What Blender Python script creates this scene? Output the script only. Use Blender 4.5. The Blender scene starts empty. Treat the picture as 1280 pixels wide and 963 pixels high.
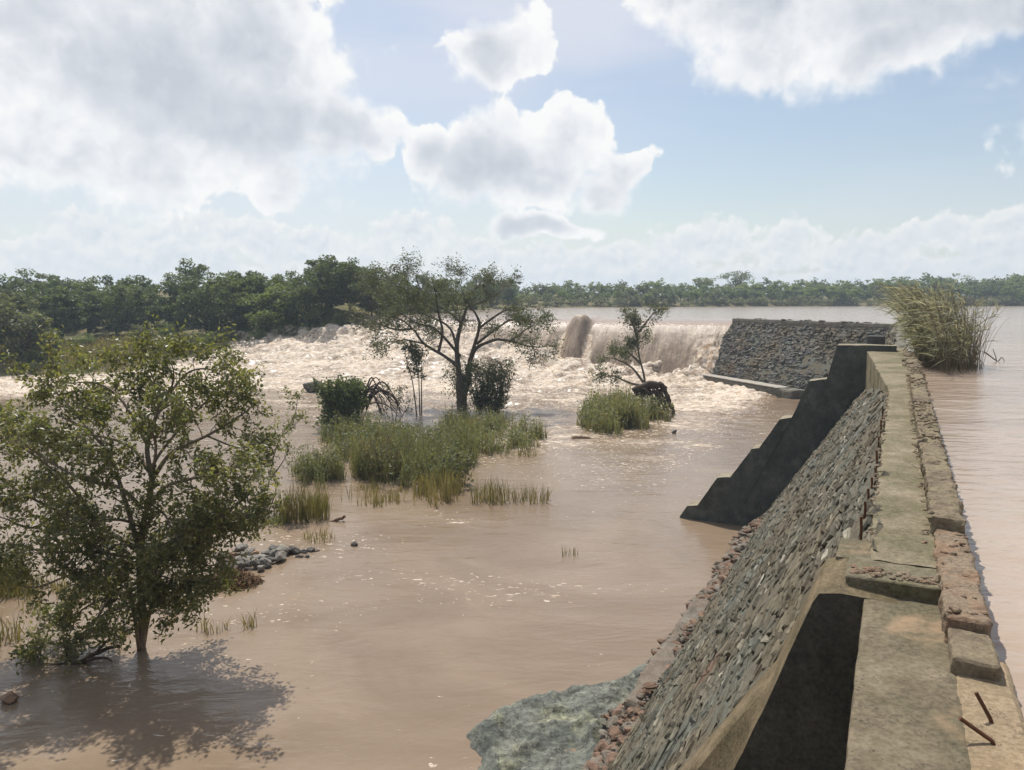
import bpy, math, random
import numpy as np
from mathutils import Vector

rad = math.radians
sc = bpy.context.scene
col = sc.collection
rng = np.random.default_rng(7)
random.seed(7)

# ------------------------------------------------------------------ survey
EYE = 9.7            # eye above the river pool (z = 0)
LAKE = 7.3           # lake level
CREST = 7.7          # upper walkway
F = 960.0
PITCH = math.atan(106.0 / 960.0)
CP, SP = math.cos(PITCH), math.sin(PITCH)

def ray(px, py):
    u = (px - 640.0) / F
    v = (py - 481.5) / F
    return np.array([u, CP - v * SP, -SP - v * CP])

def at(px, py, z=0.0):
    d = ray(px, py)
    k = (z - EYE) / d[2]
    return np.array([d[0] * k, d[1] * k, z])

def atY(px, py, Y):
    d = ray(px, py)
    k = Y / d[1]
    return np.array([d[0] * k, Y, EYE + d[2] * k])

_d = ray(1124, 375.5)
TH = math.atan2(_d[0], _d[1])
ST, CT = math.sin(TH), math.cos(TH)

def S(s, t, z):
    """dam frame: s along the crest, t downstream (left), z up"""
    s, t = s - SOFF, t - TOFF
    return np.array([s * ST - t * CT, s * CT + t * ST, z])

SOFF, TOFF = .13, .09

def toS(p):
    return p[0] * ST + p[1] * CT + SOFF, -p[0] * CT + p[1] * ST + TOFF

def atS(px, py, s):
    s = s - SOFF
    d = ray(px, py)
    k = s / (d[0] * ST + d[1] * CT)
    return np.array([d[0] * k, d[1] * k, EYE + d[2] * k])

# ------------------------------------------------------------------ noise
def _h(ix, iy, iz, seed):
    n = (ix * 374761393 + iy * 668265263 + iz * 1274126177 + seed * 974711) & 0xFFFFFFFF
    n = ((n ^ (n >> 13)) * 1274126177) & 0xFFFFFFFF
    n = n ^ (n >> 16)
    return (n & 0xFFFF) / 65535.0

def vnoise(x, y, z=0.0, seed=0):
    x, y, z = np.broadcast_arrays(np.asarray(x, float), np.asarray(y, float), np.asarray(z, float))
    ix, iy, iz = (np.floor(a).astype(np.int64) for a in (x, y, z))
    fx, fy, fz = x - ix, y - iy, z - iz
    fx, fy, fz = (f * f * (3 - 2 * f) for f in (fx, fy, fz))
    r = 0
    for dx in (0, 1):
        for dy in (0, 1):
            for dz in (0, 1):
                w = (fx if dx else 1 - fx) * (fy if dy else 1 - fy) * (fz if dz else 1 - fz)
                r = r + w * _h(ix + dx, iy + dy, iz + dz, seed)
    return r * 2 - 1

def fbm(x, y, z=0.0, oct=4, seed=0, rough=.5):
    a, s, t = 1.0, 0.0, 0.0
    for k in range(oct):
        s = s + a * vnoise(np.asarray(x) * 2 ** k + k * 17.3, np.asarray(y) * 2 ** k, np.asarray(z) * 2 ** k, seed + k)
        t += a
        a *= rough
    return s / t

def sstep(a, b, x):
    t = np.clip((x - a) / (b - a), 0, 1)
    return t * t * (3 - 2 * t)

# ------------------------------------------------------------------ mesh building
ORG = {}

class MB:
    def __init__(self):
        self.V, self.F, self.M, self.n = [], [], [], 0

    def add(self, v, f, mi=0):
        v = np.asarray(v, float).reshape(-1, 3)
        f = np.asarray(f, np.int64)
        self.V.append(v)
        self.F.append(f + self.n)
        self.M.append(np.full(len(f), mi, np.int32))
        self.n += len(v)
        return self

    def build(self, name, mats, parent=None, origin=None, smooth=False, attrs=None):
        if not isinstance(mats, (list, tuple)):
            mats = [mats]
        V = np.concatenate(self.V)
        o = ORG.get(parent.name) if parent is not None else None
        if parent is not None:
            base = o
        else:
            base = np.zeros(3) if origin is None else np.asarray(origin, float)
        me = bpy.data.meshes.new(name)
        me.vertices.add(len(V))
        me.vertices.foreach_set('co', (V - base).astype(np.float32).ravel())
        idx = np.concatenate([f.ravel() for f in self.F]).astype(np.int32)
        tot = np.concatenate([np.full(len(f), f.shape[1], np.int32) for f in self.F])
        st = np.concatenate([[0], np.cumsum(tot)[:-1]]).astype(np.int32)
        me.loops.add(len(idx))
        me.loops.foreach_set('vertex_index', idx)
        me.polygons.add(len(tot))
        me.polygons.foreach_set('loop_start', st)
        me.polygons.foreach_set('loop_total', tot)
        me.polygons.foreach_set('material_index', np.concatenate(self.M))
        me.polygons.foreach_set('use_smooth', np.full(len(tot), smooth))
        for m in mats:
            me.materials.append(m)
        if attrs:
            for k, a in attrs.items():
                at_ = me.attributes.new(k, 'FLOAT', 'POINT')
                at_.data.foreach_set('value', np.asarray(a, np.float32))
        me.update(calc_edges=True)
        me.validate()
        ob = bpy.data.objects.new(name, me)
        col.objects.link(ob)
        if parent is not None:
            ob.parent = parent
        else:
            ob.location = base
        ORG[ob.name] = base.copy()
        return ob

def tag(o, label=None, cat=None, group=None, kind=None):
    if label: o['label'] = label
    if cat: o['category'] = cat
    if group: o['group'] = group
    if kind: o['kind'] = kind
    return o

def thing(name, label, cat, loc, group=None):
    o = bpy.data.objects.new(name, None)
    col.objects.link(o)
    o.location = [float(c) for c in loc]
    o.empty_display_size = .3
    ORG[o.name] = np.asarray(loc, float).copy()
    return tag(o, label, cat, group)

def copy_thing(root, loc, rotz=0., scale=1., label=None, group=None):
    r = root.copy()
    col.objects.link(r)
    r.location = [float(c) for c in loc]
    r.rotation_euler = (0, 0, rotz)
    r.scale = scale if isinstance(scale, (tuple, list)) else (scale,) * 3
    if label: r['label'] = label
    if group: r['group'] = group
    for ch in root.children:
        c = ch.copy()
        col.objects.link(c)
        c.parent = r
    return r

def grid_faces(nu, nv):
    i = np.arange(nu - 1)[:, None] * nv + np.arange(nv - 1)[None, :]
    i = i.ravel()
    return np.stack([i, i + nv, i + nv + 1, i + 1], 1)

def tube(mb, pts, radii, n=6, mi=0, cap=True):
    pts = np.asarray(pts, float)
    radii = np.broadcast_to(np.asarray(radii, float), (len(pts),))
    tan = np.gradient(pts, axis=0)
    tan /= np.linalg.norm(tan, axis=1, keepdims=True) + 1e-9
    ref = np.array([1., 0, 0]) if abs(tan[0][0]) < .8 else np.array([0, 1., 0])
    ring = []
    a = np.linspace(0, 2 * math.pi, n, endpoint=False)
    u = ref
    for k in range(len(pts)):
        u = u - tan[k] * np.dot(u, tan[k])
        u = u / (np.linalg.norm(u) + 1e-9)
        w = np.cross(tan[k], u)
        ring.append(pts[k] + radii[k] * (np.cos(a)[:, None] * u + np.sin(a)[:, None] * w))
    v = np.concatenate(ring)
    m = len(pts)
    i = np.arange(m - 1)[:, None] * n + np.arange(n)[None, :]
    j = np.arange(m - 1)[:, None] * n + (np.arange(n)[None, :] + 1) % n
    f = np.stack([i.ravel(), j.ravel(), j.ravel() + n, i.ravel() + n], 1)
    off = mb.n
    mb.add(v, f, mi)
    if cap:
        c = np.arange(n)
        mb.F.append(np.array([c[::-1]]) + off); mb.M.append(np.full(1, mi, np.int32))
        mb.F.append(np.array([c + (m - 1) * n]) + off); mb.M.append(np.full(1, mi, np.int32))

def smooth_path(ctrl, n):
    """Catmull-Rom through control points"""
    c = np.asarray(ctrl, float)
    c = np.vstack([2 * c[0] - c[1], c, 2 * c[-1] - c[-2]])
    m = len(c) - 3
    out = []
    for t in np.linspace(0, m - 1e-6, n):
        k = int(t); f = t - k
        p0, p1, p2, p3 = c[k:k + 4]
        out.append(.5 * ((2 * p1) + (-p0 + p2) * f + (2 * p0 - 5 * p1 + 4 * p2 - p3) * f * f + (-p0 + 3 * p1 - 3 * p2 + p3) * f ** 3))
    return np.array(out)

def rough_box(mb, O, A, B, C, res=.05, amp=.02, freq=6., round_=.03, seed=0, mi=0, maxn=90, skew=None):
    """box O + a*A + b*B + c*C (a, b, c in 0..1) with worn, uneven faces; all six sides subdivided"""
    O, A, B, C = (np.asarray(q, float) for q in (O, A, B, C))
    L = [np.linalg.norm(q) for q in (A, B, C)]
    n = [int(np.clip(round(l / res), 2, maxn)) + 1 for l in L]
    cen = O + (A + B + C) / 2
    ctr = []
    for ax in range(3):
        o1, o2 = [k for k in range(3) if k != ax]
        for side in (0., 1.):
            u, w = np.meshgrid(np.linspace(0, 1, n[o1]), np.linspace(0, 1, n[o2]), indexing='ij')
            p = np.zeros(u.shape + (3,))
            p[..., o1] = u; p[..., o2] = w; p[..., ax] = side
            p = p.reshape(-1, 3)
            q = p.copy()
            # round the edges: pull points near two or more borders inward
            d = np.minimum(p, 1 - p) * np.array(L)
            inn = np.clip(1 - d / max(round_, 1e-6), 0, 1)
            e = np.sort(inn, axis=1)
            pull = round_ * .45 * e[:, 1]
            xyz = O + q[:, :1] * A + q[:, 1:2] * B + q[:, 2:] * C
            dirn = cen - xyz
            # inward direction made of the axes on which the point is near a border
            inw = np.zeros_like(xyz)
            for k, (ax_, l) in enumerate(zip((A, B, C), L)):
                sgn = np.where(p[:, k] < .5, 1., -1.)
                inw += (inn[:, k] * sgn)[:, None] * ax_ / l
            xyz = xyz + inw * pull[:, None]
            x, y, z = xyz.T
            nz = np.stack([fbm(x * freq, y * freq, z * freq, 4, seed + 11), fbm(x * freq, y * freq, z * freq, 4, seed + 37),
                           fbm(x * freq, y * freq, z * freq, 4, seed + 71)], 1)
            xyz = xyz + nz * amp
            f = grid_faces(n[o1], n[o2])
            flip = (side == 0.) ^ (ax == 1)
            # outward orientation for a right-handed A,B,C
            if flip:
                f = f[:, ::-1]
            mb.add(xyz, f, mi)

def boulder(mb, c, size, seed=0, rot=0., n=10, amp=.22, flat=.0, mi=0):
    """angular rock"""
    th = np.linspace(0, math.pi, n)
    ph = np.linspace(0, 2 * math.pi, 2 * n, endpoint=False)
    T, P = np.meshgrid(th, ph, indexing='ij')
    d = np.stack([np.sin(T) * np.cos(P), np.sin(T) * np.sin(P), np.cos(T)], -1).reshape(-1, 3)
    r = np.ones(len(d))
    g = np.random.default_rng(seed)
    for _ in range(12):                      # cut flat facets
        nn = g.normal(size=3); nn /= np.linalg.norm(nn)
        h = g.uniform(.5, .88)
        dd = d @ nn
        with np.errstate(divide='ignore', invalid='ignore'):
            lim = np.where(dd > .05, h / dd, 9.)
        r = np.minimum(r, lim)
    r *= 1 + amp * .5 * fbm(d[:, 0] * 2.5 + seed, d[:, 1] * 2.5, d[:, 2] * 2.5, 3, seed)
    p = d * r[:, None] * np.asarray(size)
    ca, sa = math.cos(rot), math.sin(rot)
    p = np.stack([p[:, 0] * ca - p[:, 1] * sa, p[:, 0] * sa + p[:, 1] * ca, p[:, 2]], 1) + np.asarray(c)
    m = 2 * n
    i = np.arange(n - 1)[:, None] * m + np.arange(m)[None, :]
    j = np.arange(n - 1)[:, None] * m + (np.arange(m)[None, :] + 1) % m
    f = np.stack([i.ravel(), i.ravel() + m, j.ravel() + m, j.ravel()], 1)
    mb.add(p, f, mi)

# ------------------------------------------------------------------ node helpers
class G:
    def __init__(self, nt):
        self.nt = nt

    def n(self, typ, ins=None, **props):
        nd = self.nt.nodes.new(typ)
        for k, v in props.items():
            setattr(nd, k, v)
        for k, v in (ins or {}).items():
            self.set(nd.inputs[k], v)
        return nd

    def set(self, sock, v):
        if isinstance(v, bpy.types.NodeSocket):
            self.nt.links.new(v, sock)
        elif isinstance(v, (tuple, list)) and sock.type == 'RGBA' and len(v) == 3:
            sock.default_value = (*v, 1)
        else:
            sock.default_value = v

    def m(self, op, a, b=0., c=0., clamp=False):
        nd = self.nt.nodes.new('ShaderNodeMath')
        nd.operation = op
        nd.use_clamp = clamp
        for k, v in enumerate((a, b, c)):
            self.set(nd.inputs[k], v)
        return nd.outputs[0]

    def vm(self, op, a, b=None, scale=None):
        nd = self.nt.nodes.new('ShaderNodeVectorMath')
        nd.operation = op
        self.set(nd.inputs[0], a)
        if b is not None: self.set(nd.inputs[1], b)
        if scale is not None: self.set(nd.inputs['Scale'], scale)
        return nd.outputs['Value'] if op in ('LENGTH', 'DOT_PRODUCT', 'DISTANCE') else nd.outputs[0]

    def ramp(self, x, lo, hi, a=0., b=1., smooth=True):
        nd = self.nt.nodes.new('ShaderNodeMapRange')
        nd.interpolation_type = 'SMOOTHSTEP' if smooth else 'LINEAR'
        for k, v in zip((0, 1, 2, 3, 4), (x, lo, hi, a, b)):
            self.set(nd.inputs[k], v)
        return nd.outputs[0]

    def mix(self, f, a, b, blend='MIX'):
        nd = self.nt.nodes.new('ShaderNodeMix')
        nd.data_type = 'RGBA'
        nd.blend_type = blend
        self.set(nd.inputs[0], f)
        self.set(nd.inputs[6], a)
        self.set(nd.inputs[7], b)
        return nd.outputs[2]

    def noise(self, vec, scale, detail=4., rough=.55, dist=0., out='Factor', dim='3D'):
        nd = self.nt.nodes.new('ShaderNodeTexNoise')
        nd.noise_dimensions = dim
        if vec is not None: self.set(nd.inputs['Vector'], vec)
        nd.inputs['Scale'].default_value = scale
        nd.inputs['Detail'].default_value = detail
        nd.inputs['Roughness'].default_value = rough
        nd.inputs['Distortion'].default_value = dist
        return nd.outputs[0] if out == 'Factor' else nd.outputs[1]

    def voronoi(self, vec, scale, feature='F1', rnd=1., detail=0., rough=.5, out=0, dim='3D'):
        nd = self.nt.nodes.new('ShaderNodeTexVoronoi')
        nd.voronoi_dimensions = dim
        nd.feature = feature
        if vec is not None: self.set(nd.inputs['Vector'], vec)
        nd.inputs['Scale'].default_value = scale
        nd.inputs['Randomness'].default_value = rnd
        nd.inputs['Detail'].default_value = detail
        nd.inputs['Roughness'].default_value = rough
        return nd.outputs[out]

    def cramp(self, x, stops):
        nd = self.nt.nodes.new('ShaderNodeValToRGB')
        el = nd.color_ramp.elements
        while len(el) < len(stops):
            el.new(.5)
        for e, (p, c) in zip(el, stops):
            e.position = p
            e.color = (*c, 1)
        self.set(nd.inputs[0], x)
        return nd.outputs[0]

def material(name):
    m = bpy.data.materials.new(name)
    m.use_nodes = True
    nt = m.node_tree
    nt.nodes.clear()
    g = G(nt)
    out = nt.nodes.new('ShaderNodeOutputMaterial')
    return m, g, out

def principled(g, out, color, rough=.8, normal=None, spec=.3, **kw):
    p = g.n('ShaderNodeBsdfPrincipled', {'Base Color': color, 'Roughness': rough, 'Specular IOR Level': spec})
    for k, v in kw.items():
        g.set(p.inputs[k], v)
    if normal is not None:
        g.set(p.inputs['Normal'], normal)
    g.nt.links.new(p.outputs[0], out.inputs[0])
    return p

def bump(g, h, strength=.5, dist=.05, normal=None):
    b = g.n('ShaderNodeBump', {'Height': h, 'Strength': strength, 'Distance': dist})
    if normal is not None: g.set(b.inputs['Normal'], normal)
    return b.outputs[0]

def pos(g):
    return g.n('ShaderNodeNewGeometry').outputs['Position']

def mapped(g, vec, scale=(1, 1, 1), rot=(0, 0, 0), loc=(0, 0, 0)):
    return g.n('ShaderNodeMapping', {'Vector': vec, 'Scale': scale, 'Rotation': rot, 'Location': loc}).outputs[0]

# ------------------------------------------------------------------ camera
cam = bpy.data.cameras.new('camera')
cam.sensor_fit = 'HORIZONTAL'
cam.sensor_width = 36.
cam.lens = 36. * F / 1280.
cam.clip_end = 6000
cam.clip_start = .05
co = bpy.data.objects.new('camera', cam)
co.location = (0, 0, EYE)
co.rotation_euler = (math.pi / 2 - PITCH, 0, 0)
col.objects.link(co)
sc.camera = co

# ------------------------------------------------------------------ sun and sky
SUN_AZ, SUN_EL = rad(-15), rad(61)
sd = Vector((math.sin(SUN_AZ) * math.cos(SUN_EL), math.cos(SUN_AZ) * math.cos(SUN_EL), math.sin(SUN_EL)))
sl = bpy.data.lights.new('sun', 'SUN')
sl.energy = 4.8
sl.angle = rad(.53)
sl.color = (1., .955, .88)
so = bpy.data.objects.new('sun', sl)
so.rotation_euler = sd.to_track_quat('Z', 'Y').to_euler()
so.location = (0, 0, 60)
col.objects.link(so)

def build_world():
    w = bpy.data.worlds.new('World')
    sc.world = w
    w.use_nodes = True
    nt = w.node_tree
    nt.nodes.clear()
    g = G(nt)
    out = nt.nodes.new('ShaderNodeOutputWorld')
    sky = g.n('ShaderNodeTexSky')
    sky.sky_type = 'NISHITA'
    sky.sun_disc = False
    sky.sun_elevation = SUN_EL
    sky.sun_rotation = SUN_AZ
    sky.air_density = 1.0
    sky.dust_density = 1.5
    sky.ozone_density = 1.5
    dirv = g.n('ShaderNodeTexCoord').outputs['Generated']
    sep = g.n('ShaderNodeSeparateXYZ', {0: dirv})
    az = g.m('MULTIPLY', g.m('ARCTAN2', sep.outputs[0], sep.outputs[1]), 180 / math.pi)
    el = g.m('MULTIPLY', g.m('ARCSINE', sep.outputs[2]), 180 / math.pi)
    p = g.n('ShaderNodeCombineXYZ', {0: az, 1: el, 2: 0.}).outputs[0]
    # uneven outlines: the cloud field is looked up through a turbulent offset
    w1 = g.noise(p, .11, 4., .55, out='Color', dim='2D')
    off = g.vm('SCALE', g.vm('SUBTRACT', w1, (.5, .5, .5)), scale=4.6)
    pw = g.vm('MULTIPLY', g.vm('ADD', p, off), (1, 1, 0))

    def D(px, py):
        d = ray(px, py)
        return math.degrees(math.atan2(d[0], d[1])), math.degrees(math.asin(d[2] / np.linalg.norm(d)))
    K = 1 / 16.5

    def blobs(lst):
        acc = None
        for px, py, rx, ry in lst:
            a, e = D(px, py)
            q = g.vm('MULTIPLY', g.vm('SUBTRACT', pw, (a, e, 0)), (1 / (rx * K), 1 / (ry * K), 0))
            v = g.m('SUBTRACT', 1., g.vm('LENGTH', q))
            acc = v if acc is None else g.m('SMOOTH_MAX', acc, v, .25)
        return acc
    big = [(20, 60, 210, 150), (190, 110, 220, 130), (300, 50, 130, 100), (335, 170, 140, 78), (432, 168, 38, 52), (110, 195, 220, 42),
           (612, 56, 64, 46), (592, 203, 84, 64), (697, 165, 46, 56), (660, 216, 112, 48), (765, 226, 52, 34), (535, 195, 36, 52),
           (672, 284, 68, 18),
           (930, 8, 110, 46), (1060, 14, 165, 66), (975, 66, 80, 54), (1110, 58, 95, 48), (1250, 0, 100, 40), (845, -5, 70, 22)]
    # clouds all round the sky, out of the picture, so that light and reflections are those of a cloudy day
    far = [(-500, 100, 320, 150), (-900, -100, 380, 170), (1750, 60, 260, 120), (2300, -60, 320, 160)]
    dB = blobs(big + far)
    low = [(20, 318, 80, 28), (120, 300, 70, 34), (205, 298, 60, 40), (290, 288, 80, 34), (380, 308, 80, 28), (470, 315, 70, 28), (525, 296, 50, 30),
           (600, 322, 80, 32), (690, 328, 90, 28), (760, 318, 65, 30), (835, 318, 55, 34), (890, 306, 60, 32), (980, 306, 65, 36), (1090, 312, 90, 28),
           (1180, 298, 46, 30), (1255, 300, 70, 40), (1130, 345, 320, 30), (800, 350, 340, 26), (250, 345, 420, 26)]
    dL = blobs(low)

    def billow(v, sc_):
        # rounded heads of several sizes
        a1 = g.voronoi(v, sc_, 'SMOOTH_F1', 1., 0., .5, dim='2D')
        a2 = g.voronoi(v, sc_ * 2.3, 'SMOOTH_F1', 1., 0., .5, dim='2D')
        a3 = g.voronoi(v, sc_ * 5.1, 'SMOOTH_F1', 1., 1., .5, dim='2D')
        n_ = g.noise(v, sc_ * 3., 5., .55, dim='2D')
        h = g.m('ADD', g.m('MULTIPLY', g.m('SUBTRACT', .42, a1), .55), g.m('MULTIPLY', g.m('SUBTRACT', .42, a2), .34))
        h = g.m('ADD', h, g.m('MULTIPLY', g.m('SUBTRACT', .42, a3), .17))
        return g.m('ADD', h, g.m('MULTIPLY', g.m('SUBTRACT', n_, .5), .34))
    pq = g.vm('ADD', p, g.vm('SCALE', g.vm('SUBTRACT', g.noise(p, .45, 3., .5, out='Color', dim='2D'), (.5, .5, .5)), scale=1.1))
    bil = billow(pq, .21)
    # the same heads a little nearer the sun, for lit and shaded sides
    bil2 = billow(g.vm('ADD', pq, (-.35, .8, 0)), .21)
    rel = g.m('SUBTRACT', bil, bil2)
    wisp = g.noise(p, .35, 6., .62, dim='2D')
    dens = g.m('ADD', g.m('ADD', dB, .06), bil)
    # crisp heads above, fraying below
    fray = g.ramp(g.noise(p, .12, 2., .5, dim='2D'), .35, .65, .12, .6)
    aB = g.ramp(g.m('ADD', dens, g.m('MULTIPLY', g.m('SUBTRACT', wisp, .5), .35)), 0., fray)
    bl = billow(pq, .45)
    bl2 = billow(g.vm('ADD', pq, (-.2, .45, 0)), .45)
    rl = g.m('SUBTRACT', bl, bl2)
    densL = g.m('ADD', g.m('ADD', g.m('MULTIPLY', dL, 1.1), -.14), g.m('ADD', g.m('MULTIPLY', bl, 1.2), g.m('MULTIPLY', g.m('SUBTRACT', g.noise(p, .22, 5., .6, dim='2D'), .5), .9)))
    aL = g.ramp(densL, .0, .34)
    # thin high veil
    pv = mapped(g, p, (.03, .12, 1), (0, 0, rad(8)))
    veil = g.noise(pv, 1., 4., .55, dim='2D')
    hi = g.ramp(el, 8., 21.)
    va = g.m('MULTIPLY', g.ramp(veil, .3, .66), g.m('ADD', .26, g.m('MULTIPLY', hi, .66)))
    hz = g.ramp(el, 0., 8., .5, .0)
    left = g.ramp(az, 4., -18.)
    skyc = g.mix(1., sky.outputs[0], (1.3, 1.22, 1.12), 'MULTIPLY')
    skyc = g.mix(g.m('MULTIPLY', left, .3), skyc, (7.2, 7.7, 8.5))
    c = g.mix(va, skyc, (6.9, 7.2, 8.1))
    c = g.mix(hz, c, (7.2, 8.1, 9.1))
    # low band of puffs
    cl = g.cramp(g.m('ADD', g.ramp(densL, .0, .7, .86, .5), g.m('MULTIPLY', rl, .95)), [(0., (.62, .68, .76)), (.45, (.80, .84, .88)), (1., (1., .99, .97))])
    cl = g.mix(1., cl, (9.1, 9.1, 9.1), 'MULTIPLY')
    c = g.mix(g.m('MULTIPLY', aL, .86), c, cl)
    # heaps: bright thin edges, grey thick bodies, heads lit from above
    thick = g.ramp(dens, .1, 1.0)
    soft = g.noise(p, .075, 3., .5, dim='2D')
    sh = g.m('ADD', g.m('SUBTRACT', .98, g.m('MULTIPLY', thick, g.ramp(soft, .3, .62, .3, .9))), g.m('MULTIPLY', rel, .95))
    cb = g.cramp(sh, [(0., (.58, .62, .685)), (.4, (.71, .74, .79)), (.75, (.89, .905, .93)), (1., (1., 1., .99))])
    cb = g.mix(1., cb, (9.3, 9.3, 9.3), 'MULTIPLY')
    c = g.mix(g.m('MULTIPLY', aB, .97), c, cb)
    bg = g.n('ShaderNodeBackground', {'Color': c, 'Strength': .095})
    nt.links.new(bg.outputs[0], out.inputs[0])
    w.cycles.sampling_method = 'MANUAL'
    w.cycles.sample_map_resolution = 256

build_world()

# ------------------------------------------------------------------ materials
def leaf_material(name, stops, trans=.35, rough=.5, spec=.25, tcol=(1.25, 1.3, .7)):
    m, g, out = material(name)
    geo = g.n('ShaderNodeNewGeometry')
    oi = g.n('ShaderNodeObjectInfo')
    f = g.m('ADD', g.m('MULTIPLY', geo.outputs['Random Per Island'], .62), g.m('MULTIPLY', oi.outputs['Random'], .38))
    c = g.cramp(f, stops)
    big = g.noise(geo.outputs['Position'], .9, 3.)
    c = g.mix(1., c, g.cramp(big, [(.3, (.72, .76, .74)), (.7, (1.18, 1.15, 1.0))]), 'MULTIPLY')
    p = g.n('ShaderNodeBsdfPrincipled', {'Base Color': c, 'Roughness': rough, 'Specular IOR Level': spec})
    tr = g.n('ShaderNodeBsdfTranslucent', {'Color': g.mix(1., c, tcol, 'MULTIPLY')})
    mx = g.n('ShaderNodeMixShader', {0: trans, 1: p.outputs[0], 2: tr.outputs[0]})
    g.nt.links.new(mx.outputs[0], out.inputs[0])
    return m

M = {}
M['leaf_near'] = leaf_material('leaf_near', [(0., (.08, .092, .042)), (.45, (.14, .15, .066)), (.8, (.21, .205, .095)), (1., (.32, .27, .12))], .5, .4, .5)
M['leaf_acacia'] = leaf_material('leaf_acacia', [(0., (.06, .07, .038)), (.5, (.098, .108, .058)), (1., (.15, .15, .085))], .42)
M['leaf_dark'] = leaf_material('leaf_dark', [(0., (.062, .082, .04)), (.5, (.1, .126, .056)), (1., (.155, .178, .08))], .45)
M['leaf_bright'] = leaf_material('leaf_bright', [(0., (.1, .135, .048)), (.5, (.155, .19, .07)), (1., (.22, .24, .1))], .45)
M['leaf_grey'] = leaf_material('leaf_grey', [(0., (.1, .112, .065)), (.5, (.14, .15, .085)), (1., (.2, .2, .12))], .45)
M['grass_green'] = leaf_material('grass_green', [(0., (.11, .118, .062)), (.45, (.185, .195, .105)), (.8, (.25, .24, .14)), (1., (.36, .29, .18))], .35)
M['grass_dry'] = leaf_material('grass_dry', [(0., (.11, .1, .045)), (.5, (.2, .165, .08)), (1., (.3, .235, .13))], .4)
M['reed'] = leaf_material('reed', [(0., (.16, .165, .115)), (.35, (.28, .285, .2)), (.7, (.44, .425, .33)), (1., (.66, .62, .52))], .45, tcol=(1.2, 1.12, .9))
M['reed_stem'] = leaf_material('reed_stem', [(0., (.1, .075, .05)), (.5, (.19, .15, .1)), (1., (.33, .28, .2))], .2, tcol=(1, 1, 1))
M['straw'] = leaf_material('straw', [(0., (.09, .055, .03)), (.5, (.17, .1, .055)), (1., (.27, .17, .1))], .15)

def bark_material(name, c0, c1):
    m, g, out = material(name)
    P = pos(g)
    n = g.noise(mapped(g, P, (6, 6, 1.5)), 3., 6., .65)
    c = g.mix(g.ramp(n, .3, .7), c0, c1)
    principled(g, out, c, .9, bump(g, n, .6, .03), .2)
    return m
M['bark'] = bark_material('bark', (.055, .045, .035), (.15, .125, .095))
M['bark_pale'] = bark_material('bark_pale', (.12, .095, .07), (.25, .2, .15))
M['deadwood'] = bark_material('deadwood', (.035, .024, .018), (.1, .07, .05))
M['dry_stick'] = bark_material('dry_stick', (.25, .21, .16), (.42, .36, .28))

def rock_material(name, c0, c1, c2, scale=2.):
    m, g, out = material(name)
    P = pos(g)
    oi = g.n('ShaderNodeObjectInfo').outputs['Random']
    n = g.noise(P, scale, 8., .65)
    n2 = g.noise(P, scale * 6, 5., .7)
    c = g.mix(g.ramp(n, .35, .65), c0, c1)
    c = g.mix(g.m('MULTIPLY', g.ramp(n2, .52, .72), .7), c, c2)
    c = g.mix(1., c, g.cramp(oi, [(0., (.7, .7, .72)), (1., (1.25, 1.2, 1.12))]), 'MULTIPLY')
    principled(g, out, c, .85, bump(g, g.m('ADD', n, g.m('MULTIPLY', n2, .5)), .8, .08), .3)
    return m
M['rock_dark'] = rock_material('rock_dark', (.065, .06, .056), (.13, .12, .11), (.2, .185, .165), 2.)
M['rock_brown'] = rock_material('rock_brown', (.14, .085, .055), (.26, .18, .12), (.33, .26, .19), 2.)
M['rock_grey'] = rock_material('rock_grey', (.13, .12, .105), (.25, .235, .21), (.35, .33, .3), 3.)
M['rock_pale'] = rock_material('rock_pale', (.28, .25, .21), (.42, .39, .34), (.5, .47, .43), 2.)

# rubble masonry: two slots, stones and the mortar bed behind
def stone_material(name, tint=1.0, stops=None):
    m, g, out = material(name)
    geo = g.n('ShaderNodeNewGeometry')
    P = geo.outputs['Position']
    r = geo.outputs['Random Per Island']
    base = g.cramp(r, stops or [(0., (.075, .068, .05)), (.25, (.125, .115, .085)), (.5, (.14, .135, .105)), (.7, (.165, .15, .112)), (.86, (.2, .185, .14)),
                       (.965, (.25, .23, .18)), (1., (.44, .41, .34))])
    n = g.noise(P, 9., 7., .7)
    big = g.noise(P, .55, 4., .6)
    big2 = g.noise(P, .35, 3., .6)
    c = g.mix(1., base, g.cramp(n, [(.3, (.6, .58, .55)), (.7, (1.35, 1.33, 1.28))]), 'MULTIPLY')
    c = g.mix(g.m('MULTIPLY', g.ramp(big, .5, .64), .5), c, g.mix(1., g.mix(n, (.085, .11, .1), (.21, .24, .215)), g.cramp(r, [(0., (.55, .55, .55)), (1., (1.25, 1.25, 1.25))]), 'MULTIPLY'))      # bluish green lichen patches
    c = g.mix(g.m('MULTIPLY', g.ramp(big2, .45, .6), .6), c, g.mix(1., g.mix(n, (.11, .085, .05), (.23, .18, .11)), g.cramp(r, [(0., (.6, .6, .6)), (1., (1.25, 1.25, 1.25))]), 'MULTIPLY'))        # tan weathered patches
    big3 = g.noise(mapped(g, P, (1, 1, 1), (0, 0, 0), (7, 3, 5)), .5, 4., .6)
    c = g.mix(g.m('MULTIPLY', g.ramp(big3, .62, .7), .75), c, g.mix(n, (.13, .07, .045), (.27, .17, .115)))        # rust red patches
    c = g.mix(1., c, (tint, tint, tint), 'MULTIPLY')
    principled(g, out, c, .85, bump(g, n, .9, .03), .3)
    return m
M['stone'] = stone_material('stone', .68)
M['stone_far'] = stone_material('stone_far', .72, [(0., (.06, .062, .066)), (.3, (.105, .105, .105)), (.6, (.14, .138, .13)), (.85, (.185, .175, .16)), (1., (.3, .27, .23))])

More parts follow.
